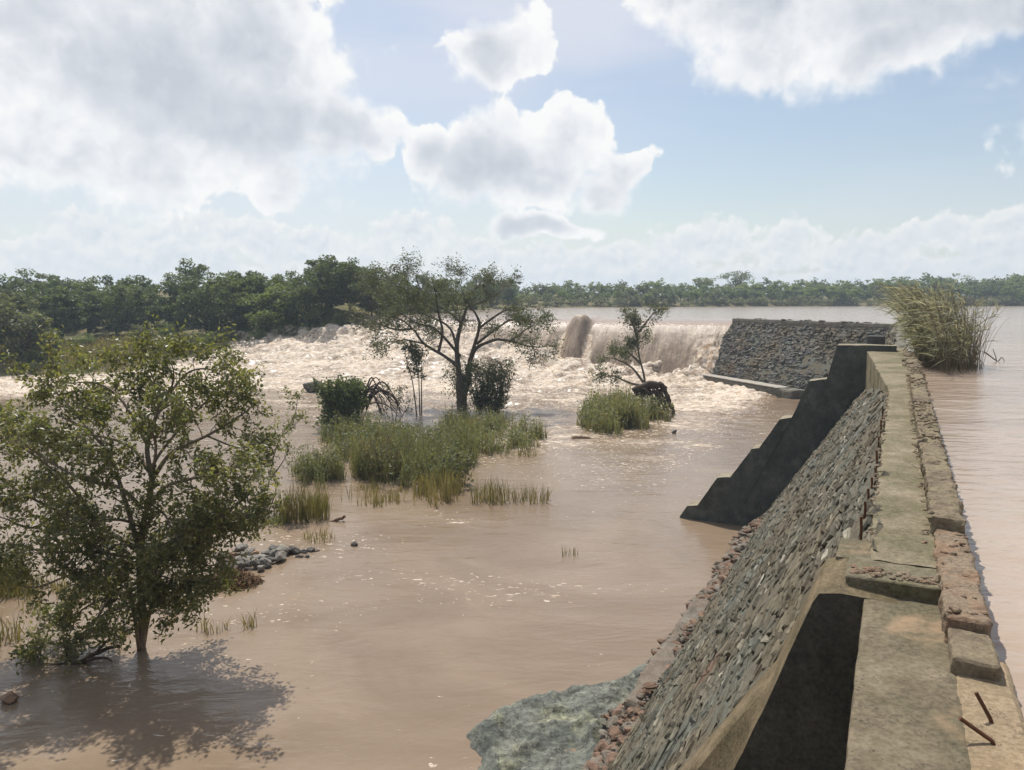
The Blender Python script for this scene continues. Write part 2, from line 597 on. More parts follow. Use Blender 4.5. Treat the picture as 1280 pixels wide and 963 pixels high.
m, g, out = material('mortar')
P = pos(g)
n = g.noise(P, 14., 7., .7)
n2 = g.noise(P, .8, 4.)
c = g.mix(g.ramp(n, .3, .7), (.07, .06, .045), (.17, .145, .105))
c = g.mix(g.ramp(n2, .45, .65), c, g.mix(n, (.075, .085, .07), (.16, .165, .135)))
principled(g, out, c, .95, bump(g, n, .9, .03), .1)
M['mortar'] = m

def concrete_material(name, c0, c1, moss=.6, moss_col=((.1, .095, .035), (.2, .18, .085)), speck=.5, dirt=None, moss_scale=1.2):
    m, g, out = material(name)
    P = pos(g)
    n = g.noise(P, 3., 8., .65)
    f = g.noise(P, 28., 6., .75)
    c = g.mix(g.ramp(n, .3, .7), c0, c1)
    c = g.mix(1., c, g.cramp(f, [(.3, (.62, .6, .57)), (.7, (1.28, 1.27, 1.25))]), 'MULTIPLY')
    ms = g.noise(P, moss_scale, 6., .65)
    c = g.mix(g.m('MULTIPLY', g.ramp(ms, .38, .6), moss), c, g.mix(g.ramp(f, .35, .65), *moss_col))
    if dirt:
        dn = g.noise(P, .9, 5., .6, .4)
        c = g.mix(g.ramp(dn, .55, .68), c, g.mix(f, *dirt))
    sp = g.voronoi(P, 30., 'F1', 1.)
    sm = g.m('MULTIPLY', g.m('MULTIPLY', g.ramp(sp, .12, .22, 1., 0.), g.ramp(g.noise(P, 5., 3.), .5, .62)), speck)
    c = g.mix(sm, c, (.045, .035, .025))
    cr = g.m('ABSOLUTE', g.m('SUBTRACT', g.noise(P, 1.6, 7., .6), .5))
    c = g.mix(g.ramp(cr, .0, .007, .55, 0.), c, (.05, .042, .032))
    h = g.m('ADD', f, g.m('MULTIPLY', n, 1.2))
    principled(g, out, c, .92, bump(g, h, .75, .018), .2)
    return m
M['walk'] = concrete_material('walk', (.18, .15, .1), (.27, .23, .165), .8, ((.072, .068, .034), (.148, .135, .076)), .9)
M['landing'] = concrete_material('landing', (.125, .102, .068), (.215, .178, .125), .7, ((.066, .06, .034), (.14, .125, .078)), 1., dirt=((.24, .165, .1), (.35, .25, .16)), moss_scale=.9)
M['bare'] = concrete_material('bare', (.24, .17, .1), (.36, .265, .175), .5, ((.17, .14, .09), (.29, .24, .16)), .6)
M['parapet'] = concrete_material('parapet', (.14, .11, .078), (.29, .235, .17), .5, ((.09, .08, .04), (.18, .155, .085)), 1., moss_scale=3.)
M['buttress'] = concrete_material('buttress', (.05, .05, .044), (.1, .096, .08), .6, ((.03, .034, .028), (.065, .066, .05)), .35)  # near end face: dark staining plus its shade, both put into the colour
M['near_face_shade'] = M['buttress']
M['buttress'] = concrete_material('buttress_shade', (.07, .078, .074), (.135, .14, .128), .6, ((.045, .055, .052), (.085, .095, .085)), .35)  # stepped buttress sides: stained concrete, darkened further by shade in the colour
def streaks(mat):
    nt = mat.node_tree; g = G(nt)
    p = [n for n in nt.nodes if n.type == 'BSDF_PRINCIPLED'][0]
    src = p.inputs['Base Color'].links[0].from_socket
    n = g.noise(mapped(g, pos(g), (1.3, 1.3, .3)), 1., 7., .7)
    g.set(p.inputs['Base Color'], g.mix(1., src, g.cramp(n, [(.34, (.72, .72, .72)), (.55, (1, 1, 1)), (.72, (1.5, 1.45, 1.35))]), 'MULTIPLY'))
streaks(M['near_face_shade']); streaks(M['buttress'])
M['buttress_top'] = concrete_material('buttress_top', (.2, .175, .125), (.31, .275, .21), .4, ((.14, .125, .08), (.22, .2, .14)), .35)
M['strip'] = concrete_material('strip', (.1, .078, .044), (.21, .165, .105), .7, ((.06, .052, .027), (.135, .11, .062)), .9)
M['cap'] = concrete_material('cap', (.12, .115, .1), (.2, .19, .165), .4, ((.08, .075, .05), (.13, .12, .085)), .5)
M['toe'] = concrete_material('toe', (.1, .088, .072), (.22, .2, .17), .5, ((.1, .075, .055), (.2, .15, .11)), .8, moss_scale=1.6)
M['ledge'] = concrete_material('ledge', (.3, .28, .25), (.42, .39, .35), .2, ((.2, .18, .14), (.28, .25, .2)), .3)
M['block'] = concrete_material('block', (.075, .075, .075), (.13, .128, .125), .3, ((.06, .06, .05), (.1, .1, .08)), .3)
M['step'] = concrete_material('step', (.12, .105, .07), (.2, .175, .125), .7, ((.07, .065, .03), (.14, .125, .06)), .6)
M['brick'] = concrete_material('brick', (.15, .098, .066), (.25, .17, .115), .75, ((.14, .115, .08), (.26, .21, .15)), 1., moss_scale=2.5)
M['rubble'] = rock_material('rubble', (.1, .065, .046), (.19, .125, .09), (.26, .2, .15), 4.)

m, g, out = material('rust')
n = g.noise(pos(g), 40., 5.)
principled(g, out, g.mix(n, (.05, .022, .012), (.15, .065, .03)), .85, None, .3)
M['rust'] = m

# green slab with lichen
m, g, out = material('slab_rock')
P = pos(g)
n = g.noise(P, 1.1, 8., .65, .6)
f = g.noise(P, 9., 7., .72)
c = g.mix(g.ramp(n, .35, .6), (.085, .095, .08), (.2, .205, .17))
c = g.mix(g.ramp(g.noise(P, .7, 6., .6, .5), .52, .64), c, g.mix(f, (.19, .2, .125), (.33, .325, .225)))
c = g.mix(1., c, g.cramp(f, [(.32, (.45, .46, .45)), (.68, (1.4, 1.4, 1.38))]), 'MULTIPLY')
cr = g.m('ABSOLUTE', g.m('SUBTRACT', g.noise(P, 1.5, 7., .6), .5))
c = g.mix(g.ramp(cr, 0., .02, .8, 0.), c, (.04, .04, .035))
principled(g, out, c, .65, bump(g, g.m('ADD', f, n), 1., .07), .4)
M['slab_rock'] = m

# muddy water with foam carried by a per-vertex amount
def water_material(name, c0, c1, foam_col, wave, wdist, rough, ripple_rot, foam=True, foam_scale=1., stretch=(1., 2.2, 1.)):
    m, g, out = material(name)
    P = pos(g)
    Q = mapped(g, P, stretch, (0, 0, ripple_rot))
    w1 = g.noise(Q, .55, 3., .5, .6)
    w2 = g.noise(Q, 2.6, 4., .55, .4)
    w3 = g.noise(Q, .12, 3., .5)
    h = g.m('ADD', g.m('ADD', w1, g.m('MULTIPLY', w2, .28)), g.m('MULTIPLY', w3, .6))
    c = g.mix(g.ramp(g.noise(mapped(g, P, (.1, .16, .1)), 1., 6., .6, 1.6), .34, .66), c0, c1)
    nrm = bump(g, h, wave, wdist)
    p = g.n('ShaderNodeBsdfPrincipled', {'Base Color': c, 'Roughness': rough, 'IOR': 1.33, 'Specular IOR Level': .5, 'Normal': nrm})
    if foam:          # torn, aerated water is a rougher mirror
        g.set(p.inputs['Roughness'], g.ramp(g.n('ShaderNodeAttribute', attribute_name='foam').outputs['Fac'], .35, .8, rough, .42))
    if not foam:
        g.nt.links.new(p.outputs[0], out.inputs[0])
        return m
    fa = g.n('ShaderNodeAttribute', attribute_name='foam').outputs['Fac']
    Q2 = mapped(g, P, (.8, 1.5, 1.5), (0, 0, ripple_rot))
    n1 = g.noise(Q2, 1.1 * foam_scale, 8., .72, 1.2)
    n2 = g.noise(Q2, 7. * foam_scale, 4., .6, .6)
    mixn = g.m('ADD', g.m('MULTIPLY', n1, .68), g.m('MULTIPLY', n2, .32))
    thr = g.ramp(fa, 0., 1., .72, .37, smooth=False)
    cov = g.ramp(g.m('SUBTRACT', mixn, thr), 0., .07)
    cov = g.m('MULTIPLY', cov, g.ramp(fa, .0, .06))
    n5 = g.noise(Q2, 4.2, 2., .5, .5)
    fl = g.ramp(g.m('SUBTRACT', n5, g.ramp(fa, 0., .5, .80, .60, smooth=False)), 0., .03)
    cov = g.m('MAXIMUM', cov, g.m('MULTIPLY', fl, g.ramp(fa, .06, .16)))
    tint = g.noise(P, .16, 6., .65, .8)
    tint2 = g.noise(Q2, 1.9, 6., .7, .8)
    fc = g.mix(g.ramp(tint2, .36, .6), g.mix(g.ramp(tint, .4, .62), foam_col[0], foam_col[1]), foam_col[2])
    fn = bump(g, g.m('ADD', mixn, g.m('MULTIPLY', g.noise(P, 5., 5., .7), .6)), .9, .25)
    fb = g.n('ShaderNodeBsdfPrincipled', {'Base Color': fc, 'Roughness': .75, 'Specular IOR Level': .3, 'Normal': fn})
    mx = g.n('ShaderNodeMixShader', {0: cov, 1: p.outputs[0], 2: fb.outputs[0]})
    g.nt.links.new(mx.outputs[0], out.inputs[0])
    return m
FOAM = ((.36, .24, .15), (.52, .39, .275), (.72, .635, .525))
M['river'] = water_material('river', (.182, .132, .089), (.228, .170, .118), FOAM, .85, .07, .15, rad(-20))
M['lake'] = water_material('lake', (.31, .234, .176), (.37, .288, .22), FOAM, 1., .09, .14, rad(25), foam=False, stretch=(.9, 2.0, 1.))

# falling sheet: streaks down the fall, foam where the sheet breaks
m, g, out = material('falling_water')
uv = g.n('ShaderNodeAttribute', attribute_name='along').outputs['Fac']
dv = g.n('ShaderNodeAttribute', attribute_name='down').outputs['Fac']
fa = g.n('ShaderNodeAttribute', attribute_name='foam').outputs['Fac']
vec = g.n('ShaderNodeCombineXYZ', {0: uv, 1: g.m('MULTIPLY', dv, .12), 2: 0.}).outputs[0]
s1 = g.noise(vec, 1.3, 5., .65)
s2 = g.noise(vec, 5., 5., .7)
st = g.m('ADD', g.m('MULTIPLY', s1, .6), g.m('MULTIPLY', s2, .4))
c = g.mix(g.ramp(st, .36, .62), (.17, .12, .08), (.37, .28, .2))
n1 = g.noise(pos(g), 2.0, 7., .72, .8)
mixn = g.m('ADD', g.m('MULTIPLY', n1, .45), g.m('MULTIPLY', st, .55))
cov = g.m('MULTIPLY', g.ramp(g.m('SUBTRACT', mixn, g.ramp(fa, 0., 1., .82, .3, smooth=False)), 0., .09), g.ramp(fa, 0., .05))
fc = g.mix(g.ramp(n1, .4, .6), (.42, .27, .155), (.74, .64, .52))
lip = g.n('ShaderNodeAttribute', attribute_name='lip').outputs['Fac']
c = g.mix(lip, (.335, .255, .195), c)
c = g.mix(cov, c, fc)
principled(g, out, c, g.m('ADD', g.ramp(lip, 0., 1., .15, .42), g.m('MULTIPLY', cov, .4)), bump(g, g.m('ADD', st, g.m('MULTIPLY', n1, .4)), .8, .2), .3)
M['fall'] = m

m, g, out = material('ground_soil')
P = pos(g)
n = g.noise(P, .2, 6., .6)
f = g.noise(P, 1.5, 6., .7)
c = g.mix(g.ramp(n, .35, .62), (.075, .08, .03), (.17, .14, .07))
c = g.mix(1., c, g.cramp(f, [(.3, (.6, .6, .6)), (.7, (1.3, 1.3, 1.3))]), 'MULTIPLY')
principled(g, out, c, .95, bump(g, f, .7, .3), .1)
M['ground'] = m

# ------------------------------------------------------------------ plan of the dam
C_ = S(80, 0, 7.5)                        # where the crest turns
A_ = at(918, 398, 7.5)                    # end of the far wall at the spillway
L_ = np.array([-22., 117., 7.3])          # left end of the spillway
# left shore: x, y, level (river side first, then round the lake)
SHORE = np.array([(-150, -160, .2), (-118, 20, .2), (-88, 76, .2), (-66, 97.5, .2), (-54, 103, .5), (-46, 110, 1.6), (-40, 113.2, 2.3), (-31, 114.5, 3.2), (-23, 115.5, 4.0),
                  (-23.5, 121, 7.3), (-20, 140, 7.3), (-10, 190, 7.3), (6, 246, 7.3), (18, 262, 7.3), (45, 268, 7.3), (80, 290, 7.3), (115, 305, 7.3), (170, 318, 7.3),
                  (225, 326, 7.3), (300, 335, 7.3), (420, 330, 7.3), (760, 280, 7.3), (1150, 150, 7.3)])

def shore_dist(x, y):
    """signed distance to the shore (+ on land) and the water level there"""
    best = np.full(x.shape, 1e9); sg = np.zeros(x.shape); lev = np.zeros(x.shape)
    for a, b in zip(SHORE[:-1], SHORE[1:]):
        ex, ey = b[0] - a[0], b[1] - a[1]
        t = np.clip(((x - a[0]) * ex + (y - a[1]) * ey) / (ex * ex + ey * ey), 0, 1)
        dx, dy = x - a[0] - t * ex, y - a[1] - t * ey
        d = np.hypot(dx, dy)
        cr = ex * (y - a[1]) - ey * (x - a[0])
        k = d < best - 1e-6
        best = np.where(k, d, best); sg = np.where(k, np.sign(cr), sg); lev = np.where(k, a[2] + t * (b[2] - a[2]), lev)
    return best * sg, lev

def ground_h(x, y):
    d, lev = shore_dist(x, y)
    k = sstep(-31, -44, x) * sstep(260, 160, y)
    lev = np.where(d > 0, lev * (1 - k) + np.minimum(lev, 2.6) * k, lev)
    land = lev + .25 + 1.1 * sstep(0, 9, d) + np.clip(d, 0, 120) * .035 + .5 * fbm(x * .06, y * .06, 0, 3, 5) * sstep(2, 15, d)
    return np.where(d > 0, land, np.maximum(lev - .3 + d * .4, -1.8))

def axis(segs):
    out = []
    for a, b, st in segs:
        out.append(np.arange(a, b, st))
    return np.concatenate(out)

gx = axis([(-900, -200, 50), (-200, -90, 6), (-90, 12, 1.3), (12, 130, 4), (130, 460, 12), (460, 1201, 60)])
gy = axis([(-220, 60, 14), (60, 92, 3), (92, 150, 1.3), (150, 360, 6), (360, 560, 16), (560, 1501, 60)])
X, Y = np.meshgrid(gx, gy, indexing='ij')
Z = ground_h(X, Y)
mb = MB().add(np.stack([X, Y, Z], -1).reshape(-1, 3), grid_faces(len(gx), len(gy)))
o = mb.build('ground', M['ground'], smooth=True)
tag(o, kind='structure')

# ------------------------------------------------------------------ lake
def poly_sheet(outline, z):
    import bmesh
    bm = bmesh.new()
    vs = [bm.verts.new((p[0], p[1], z)) for p in outline]
    f = bm.faces.new(vs)
    bmesh.ops.triangulate(bm, faces=[f])
    v = np.array([tuple(q.co) for q in bm.verts])
    bm.verts.index_update()
    fs = np.array([[q.index for q in f.verts] for f in bm.faces])
    bm.free()
    return v, fs
# spillway frame: u along from the wall end A to the left bank L, d downstream
sp0 = A_[:2]; sp1 = L_[:2]
spu = (sp1 - sp0); SPL = np.linalg.norm(spu); spu /= SPL
spd = np.array([spu[1], -spu[0]])
if spd[1] > 0: spd = -spd
UP = 6.0
def spill(u, d, z):
    return np.array([*(sp0 + spu * u + spd * d), z])
lake_out = [S(-60, -.35, 0)[:2], S(80, -.35, 0)[:2], (A_ + np.array([.45, .2, 0]))[:2], spill(-.4, -UP, 0)[:2], spill(SPL + 4, -UP, 0)[:2],
            (-30, 150), (-25, 200), (-10, 262), (20, 285), (80, 310), (170, 340), (300, 360), (420, 355), (780, 300), (1190, 150), (1190, -210), (-60 * ST - 5, -60 * CT - 150)]
v, f = poly_sheet(lake_out, LAKE)
o = MB().add(v, f).build('lake_water', M['lake'])
tag(o, kind='structure')

# the sheet of water over the spillway
nu = 260
us = np.linspace(-.6, SPL + 3, nu)
prof = np.array([(-UP, 7.3), (-4.2, 7.2), (-2.8, 7.04), (-1.8, 6.84), (-1.0, 6.56), (-.4, 6.27), (.1, 5.95), (.6, 5.55), (1.1, 5.05), (1.7, 4.4), (2.3, 3.7), (2.9, 2.95), (3.5, 2.2), (4.1, 1.3), (4.7, .45), (5.2, -.3), (5.6, -.9)])
dd = np.interp(np.linspace(0, len(prof) - 1, 56), np.arange(len(prof)), prof[:, 0])
zz = np.interp(np.linspace(0, len(prof) - 1, 56), np.arange(len(prof)), prof[:, 1])
U, K = np.meshgrid(us, np.arange(56), indexing='ij')
Dd = dd[K]; Zz = zz[K]
fall = sstep(-.5, 2.5, Dd)
tsup = fbm(U * .9, Dd * .08, 0, 4, 3)
drop = sstep(-4., 1., Dd)
Zz = Zz + tsup * .16 * drop
Dd = Dd + fbm(U * .7, Dd * .1, 3, 4, 9) * .5 * fall
# the fall by the wall end is thin and broken
near = sstep(6.0, 3.0, U)
brk = near * fall
Dd = Dd + brk * (.25 + .5 * np.abs(fbm(U * 1.8, Zz * 1.1, 2, 4, 21)))
# water heaped over a standing block
uh = None
hp = at(724, 404, 6.9)
uq = hp[0] / hp[1]
uh = float((uq * sp0[1] - sp0[0]) / (spu[0] - uq * spu[1]))      # where that bearing crosses the spillway
hump = np.exp(-((U - uh) / 1.25) ** 4)
hl = np.interp(Dd, [-2.2, -1.0, 0.2, 1.5, 3.5, 5.0], [.2, 1.2, 1.75, 1.5, 1.2, .7])
Zz = Zz + hump * hl
hump_side = np.exp(-((np.abs(U - uh) - 1.9) / .8) ** 2) * sstep(.0, 1.2, Dd)
pts = np.stack([sp0[0] + spu[0] * U + spd[0] * Dd, sp0[1] + spu[1] * U + spd[1] * Dd, Zz], -1).reshape(-1, 3)
foam = .12 * fall + .75 * brk + .8 * hump_side + .5 * sstep(2.2, .3, Zz) + .22 * sstep(30, 46, U) * fall
foam = foam + .22 * sstep(.1, .5, fbm(U * .35, 0 * U, 5, 3, 2)) * fall * sstep(5., 2.5, Zz)
o = MB().add(pts, grid_faces(nu, 56)).build('spillway_water', M['fall'], smooth=True,
    attrs={'along': U.ravel(), 'down': (Dd * 1.2 - Zz).ravel(), 'foam': np.clip(foam, 0, 1).ravel(), 'lip': np.clip(sstep(-1.6, .3, Dd + .5 * fbm(U * .5, 0 * U, 2, 3, 13)) + hump * sstep(-2.4, -1.2, Dd), 0, 1).ravel()})
tag(o, kind='structure')

# ------------------------------------------------------------------ river
rx = axis([(-260, -75, 6), (-75, -46, .5), (-46, 34, .3), (34, 62, 4)])
ry = axis([(-80, 8, 4), (8, 50, .32), (50, 76, .3), (76, 121, .25)])
X, Y = np.meshgrid(rx, ry, indexing='ij')
us_ = (X - sp0[0]) * spu[0] + (Y - sp0[1]) * spu[1]
ds_ = (X - sp0[0]) * spd[0] + (Y - sp0[1]) * spd[1]
# the torrent comes down from higher ground at the left end of the spillway
rise = 3.9 * sstep(30, 2, ds_) ** 1.2 * sstep(18, 44, us_) * sstep(-62, -40, X)
wild = np.clip(sstep(44, 6, ds_) * .85 + .15 * sstep(62, 40, ds_), 0, 1) * sstep(-3, 2, us_ + 6)
wild = np.maximum(wild, .75 * sstep(74, 82, Y) * sstep(-20, -34, X))
near_fall = np.exp(-np.clip(ds_ - 3.5, 0, 99) / 4.5) * sstep(-1, 3, us_)
lump = fbm(X * .28, Y * .28, 0, 4, 31)
rid = 1 - np.abs(fbm(X * .42 + 5, Y * .5, 0, 4, 33)) * 2
fine = fbm(X * 1.3, Y * 1.6, 0, 3, 35)
Z = rise + wild * (.46 * lump + .44 * (rid - .5) + .2 * fine) + near_fall * (1.2 + 1.3 * sstep(5, 20, us_) * sstep(44, 30, us_) + .8 * lump + .6 * rid * .6 + .2 * fine)
# standing waves where the torrent meets the calm pool
sw = np.exp(-((Y - (70.5 + 1.5 * np.sin(X * .22))) / 2.2) ** 2) * sstep(-14, -3, X) * sstep(16, 8, X)
Z = Z + sw * (.28 * rid + .2 * fine)
Z = Z + .02 * fbm(X * .5, Y * .5, 0, 2, 40)
# foam amounts
inside = sstep(-3, 2, us_ + 6)
big_n = fbm(X * .07, Y * .16, 0, 4, 51)
mid_n = fbm(X * .22, Y * .5, 0, 4, 53)
fm = (.87 * sstep(52, 22, ds_ + 9 * big_n) + .14 * sstep(20, 6, ds_)) * inside
fm = fm * (.88 + .42 * mid_n)
fm = np.maximum(fm, (.50 + .36 * mid_n) * sstep(76, 44, ds_ + 8 * big_n) * inside)
fm = np.maximum(fm, (.82 + .4 * mid_n) * sstep(68, 80, Y + 5 * big_n) * sstep(-18, -34, X))
fm = np.maximum(fm, .6 * sw)
# meandering foam lines and eddies drifting through the calm water
qx, qy = X + 3. * fbm(X * .1, Y * .1, 0, 3, 81), Y + 3. * fbm(X * .1, Y * .1, 5, 3, 82)
line = np.exp(-(fbm(qx * .09, qy * .17, 0, 3, 83) / .035) ** 2) * sstep(-.15, .3, fbm(X * .06, Y * .1, 7, 3, 84))
fm = np.maximum(fm, (.34 + .22 * sstep(30, 55, Y)) * line * sstep(10, 22, Y))
# scattered flecks and lines drifting off the torrent
patch = sstep(.0, .45, fbm(X * .12, Y * .2, 0, 4, 61))
fm = np.maximum(fm, (.30 * patch + .1) * sstep(4, 18, Y))
def spot(px, py, rx_, ry_, amt):
    global fm
    p = at(px, py, 0)
    e = ((X - p[0]) / rx_) ** 2 + ((Y - p[1]) / ry_) ** 2
    fm = np.maximum(fm, amt * np.exp(-e) * (.75 + .6 * fbm(X * .8, Y * .9, 0, 3, 71)))
spot(575, 652, 1.6, .8, .62); spot(620, 650, 2.4, .7, .5); spot(545, 640, .8, .5, .6); spot(520, 690, 1.6, .5, .36); spot(500, 680, 2.0, .8, .3)
spot(940, 570, 1.2, 4., .42); spot(880, 620, 2.5, 3.0, .38); spot(960, 530, 2.5, 5., .5); spot(840, 610, 3., 3., .33); spot(700, 640, 4., 3., .33)
spot(900, 545, 5., 4., .42); spot(300, 740, 1.4, 1., .4); spot(280, 765, 1.2, .8, .4); spot(385, 700, 1.0, .5, .46); spot(180, 910, 1.5, .5, .34); spot(110, 950, 2.2, .5, .34)
spot(60, 940, 1.2, .8, .3); spot(640, 935, 1.5, 1., .24); spot(760, 830, 1.6, 1.4, .3); spot(640, 870, 2., 1., .26); spot(430, 735, 2., 1., .33); spot(340, 850, 3., 2., .22)
d_, _l = shore_dist(X, Y)
o = MB().add(np.stack([X, Y, Z], -1).reshape(-1, 3), grid_faces(len(rx), len(ry))).build('river_water', M['river'], smooth=True, attrs={'foam': np.clip(fm, 0, 1).ravel()})
tag(o, kind='structure')

def river_z(x, y):
    i = np.clip(np.searchsorted(rx, x), 0, len(rx) - 1); j = np.clip(np.searchsorted(ry, y), 0, len(ry) - 1)
    return float(Z[i, j])

# ------------------------------------------------------------------ masonry
def masonry(mb, P0, P1, down, nrm, length_q, sizes, hts, seed, trim=None, prot=(.0, .07)):
    """stones in rough courses on the sloping face; P0 -> P1 top line, `down` unit vector down the slope, `nrm` outward"""
    g = np.random.default_rng(seed)
    ax = P1 - P0; L = np.linalg.norm(ax); ax = ax / L
    out_v, out_f = [], []
    q = 0.
    k = 0
    base = np.array([[0, 1, 2, 3]])
    side = []
    for r in (0, 4):
        for i in range(4):
            side.append([r + i, r + (i + 1) % 4, r + 4 + (i + 1) % 4, r + 4 + i])
    ff = np.array(side + [[8, 9, 10, 11]])
    while q < length_q:
        h = g.uniform(*hts) * (1.9 if g.random() < .2 else 1.)
        s = -g.uniform(0, sizes[1])
        while s < L:
            l = g.uniform(*sizes) * (1.0 if g.random() < .85 else 1.7)
            bare = fbm(np.array([s * .55 + 3]), np.array([q * .8]), 0, 3, seed + 50)[0]
            if g.random() < (.95 if bare < .3 else .35):
                s0, s1 = s + .012, s + l - .012
                q0, q1 = q + .01, q + h - .01
                c = np.array([(s0, q0), (s1, q0), (s1, q1), (s0, q1)])
                c = c + g.normal(0, .018, c.shape) * min(1.5, h / .1)
                th = g.normal(0, .07) if g.random() < .8 else g.normal(0, .35)
                m_ = c.mean(0)
                wv_ = 1.
                R = np.array([[math.cos(th), -math.sin(th)], [math.sin(th), math.cos(th)]])
                c = (c - m_) @ R.T + m_
                wv = .09 * fbm(np.array([m_[0] * .35]), np.array([m_[1] * .35]), 0, 3, seed)[0]
                c[:, 1] += wv * 2
                if (trim is None or trim(m_[0], m_[1])) and s0 > -.05 and s1 < L + .1:
                    p = g.uniform(*prot) if g.random() < .9 else g.uniform(prot[1], prot[1] * 2.1)
                    tilt = g.normal(0, .28, 4) * prot[1]
                    ctr = c.mean(0)
                    mid = ctr + (c - ctr) * g.uniform(.9, 1., (4, 1))
                    top = ctr + (c - ctr) * g.uniform(.68, .93, (4, 1)) + g.normal(0, .008, (4, 2))
                    lv = [(c, np.full(4, -.06)), (mid, p * .55 + tilt * .6), (top, p + tilt)]
                    vs = []
                    for cc, hh in lv:
                        for i in range(4):
                            vs.append(P0 + ax * cc[i, 0] + down * cc[i, 1] + nrm * hh[i])
                    out_v.append(vs)
                    out_f.append(ff + 12 * k)
                    k += 1
            s += l
        q += h
    mb.add(np.array(out_v).reshape(-1, 3), np.concatenate(out_f), 0)

DAM_T0, DAM_Z0 = .225, 7.62      # where the stone face starts under the crest
RUN = (.571 * EYE - .35 - DAM_T0) / DAM_Z0
SB = 33.5                        # near face of the far buttress
SN = 5.98                        # near face of the near buttress

dam = thing('dam_wall', 'long old stone dam wall with mossy concrete walkway on top running away beside the muddy lake', 'dam', S(6, 0, 0))

# --- near stretch of the stone face
mb = MB()
dn = np.array([0, 0, -1.]) + RUN * np.array([-CT, ST, 0]); SL = np.linalg.norm(dn); dn /= SL
nr = np.array([-CT, ST, 0.]) + np.array([0, 0, RUN]); nr /= np.linalg.norm(nr)
# in the flared stretch before the buttress the face starts lower and farther out
def face_top(s):
    k = np.clip((s - 19.3) / 15., 0, 1)
    t = DAM_T0 + 1.0 * k
    return t, DAM_Z0 - (t - DAM_T0) / RUN
SLEN = SL * DAM_Z0
def trim_near(a, q):
    s = a + SN + .62
    t0, z0 = face_top(s)
    return (DAM_Z0 - q / SL) < z0 + .02
masonry(mb, S(SN + .62, DAM_T0, DAM_Z0), S(17, DAM_T0, DAM_Z0), dn, nr, SLEN + .2, (.10, .5), (.032, .095), 3, trim_near, (-.006, .03))
def trim_mid(a, q):
    t0, z0 = face_top(a + 17.)
    return (DAM_Z0 - q / SL) < z0 + .02
masonry(mb, S(17., DAM_T0, DAM_Z0), S(SB + .1, DAM_T0, DAM_Z0), dn, nr, SLEN + .2, (.2, .6), (.045, .11), 4, trim_mid, (-.012, .034))
masonry(mb, S(SB + 1., DAM_T0, DAM_Z0), S(80, DAM_T0, DAM_Z0), dn, nr, SLEN + .2, (.5, 1.1), (.2, .36), 5, None, (.0, .12))
# mortar bed
ss = np.concatenate([np.linspace(SN + .58, 34, 420), np.linspace(34.2, 84, 60)]); qs = np.linspace(0, SLEN + .9, 200)
A, Q = np.meshgrid(ss, qs, indexing='ij')
bed = S(0, DAM_T0, DAM_Z0) + A[..., None] * np.array([ST, CT, 0]) + Q[..., None] * dn + (-.006 + .03 * fbm(A * .7, Q * 1.1, 0, 3, 7) + .014 * fbm(A * 3.5, Q * 5, 0, 3, 8))[..., None] * nr
mb.add(bed.reshape(-1, 3), grid_faces(len(ss), len(qs)), 1)
mb.build('stone_face', [M['stone'], M['mortar']], dam)

# --- footing at the toe: reddish rubble and broken mortar in a low irregular shelf
TT = .571 * EYE
mb = MB()
gg = np.random.default_rng(12)
for k in range(2200):
    s = gg.uniform(6.8, 32.5)
    w = gg.uniform(0, 1)
    t = TT - 1.2 + w * 1.0 + .14 * math.sin(s * 1.7)
    z = 1.2 - w * 1.0 + gg.normal(0, .07)
    r = .035 + .16 * gg.random() ** 2.2
    boulder(mb, S(s, t, z), (r * gg.uniform(1., 2.0), r, r * .7), 100 + k, gg.uniform(0, 6.3), 6, .25, mi=int(gg.random() < .55))
mb.build('toe_rubble', [M['rubble'], M['toe']], dam)
mb = MB()
rough_box(mb, S(6.5, TT - 1.1, -.9), S(33, 0, 0) - S(6.5, 0, 0), S(0, TT - .3, 0) - S(0, TT - 1.1, 0), np.array([0, 0, 1.45]), .1, .3, 1.3, .12, 30, maxn=300)
rough_box(mb, S(15.5, TT - 1.05, .1), S(22, 0, 0) - S(15.5, 0, 0), S(0, TT - .45, 0) - S(0, TT - 1.05, 0), np.array([0, 0, .9]), .1, .12, 1.8, .1, 33, maxn=240)
mb.build('toe_footing', M['toe'], dam)

# --- crest: slab of the upper walkway, flared towards the far buttress
mb = MB()
ns = 330
ss = np.linspace(6.55, 36.5, ns)
tl = .2 + .94 * sstep(0, 1, (ss - 19.3) / 15.) * ((ss - 19.3) > 0)
tl = np.where(ss > 19.3, .2 + .94 * np.clip((ss - 19.3) / 15., 0, 1.03), .2)
nt_ = 18
w = np.linspace(0, 1, nt_)
A, W = np.meshgrid(ss, w, indexing='ij')
T = tl[:, None] * (1 - W) + (-.28) * W
T = T + np.where(W == 0, .03 * fbm(A * 5, 0 * A, 0, 4, 5) + .03 * (fbm(A * .8, 0 * A, 2, 3, 6) > .35), 0)
Zt = CREST + .012 * fbm(A * 2.2, T * 6, 0, 4, 2) - .03 * (np.exp(-W / .03)) * (.5 + .5 * fbm(A * 3, T, 1, 3, 3))
top = np.stack([(A - SOFF) * ST - (T - TOFF) * CT, (A - SOFF) * CT + (T - TOFF) * ST, Zt], -1)
mb.add(top.reshape(-1, 3), grid_faces(ns, nt_))
side0 = top[:, 0, :]
low = side0.copy(); low[:, 2] = CREST - .34 - 1.6 * np.clip((ss - 19.3) / 15, 0, 1)
lo2 = low.copy()
mb.add(np.stack([side0, low], 1).reshape(-1, 3), grid_faces(ns, 2))
mb.build('walkway', M['walk'], dam, smooth=True)
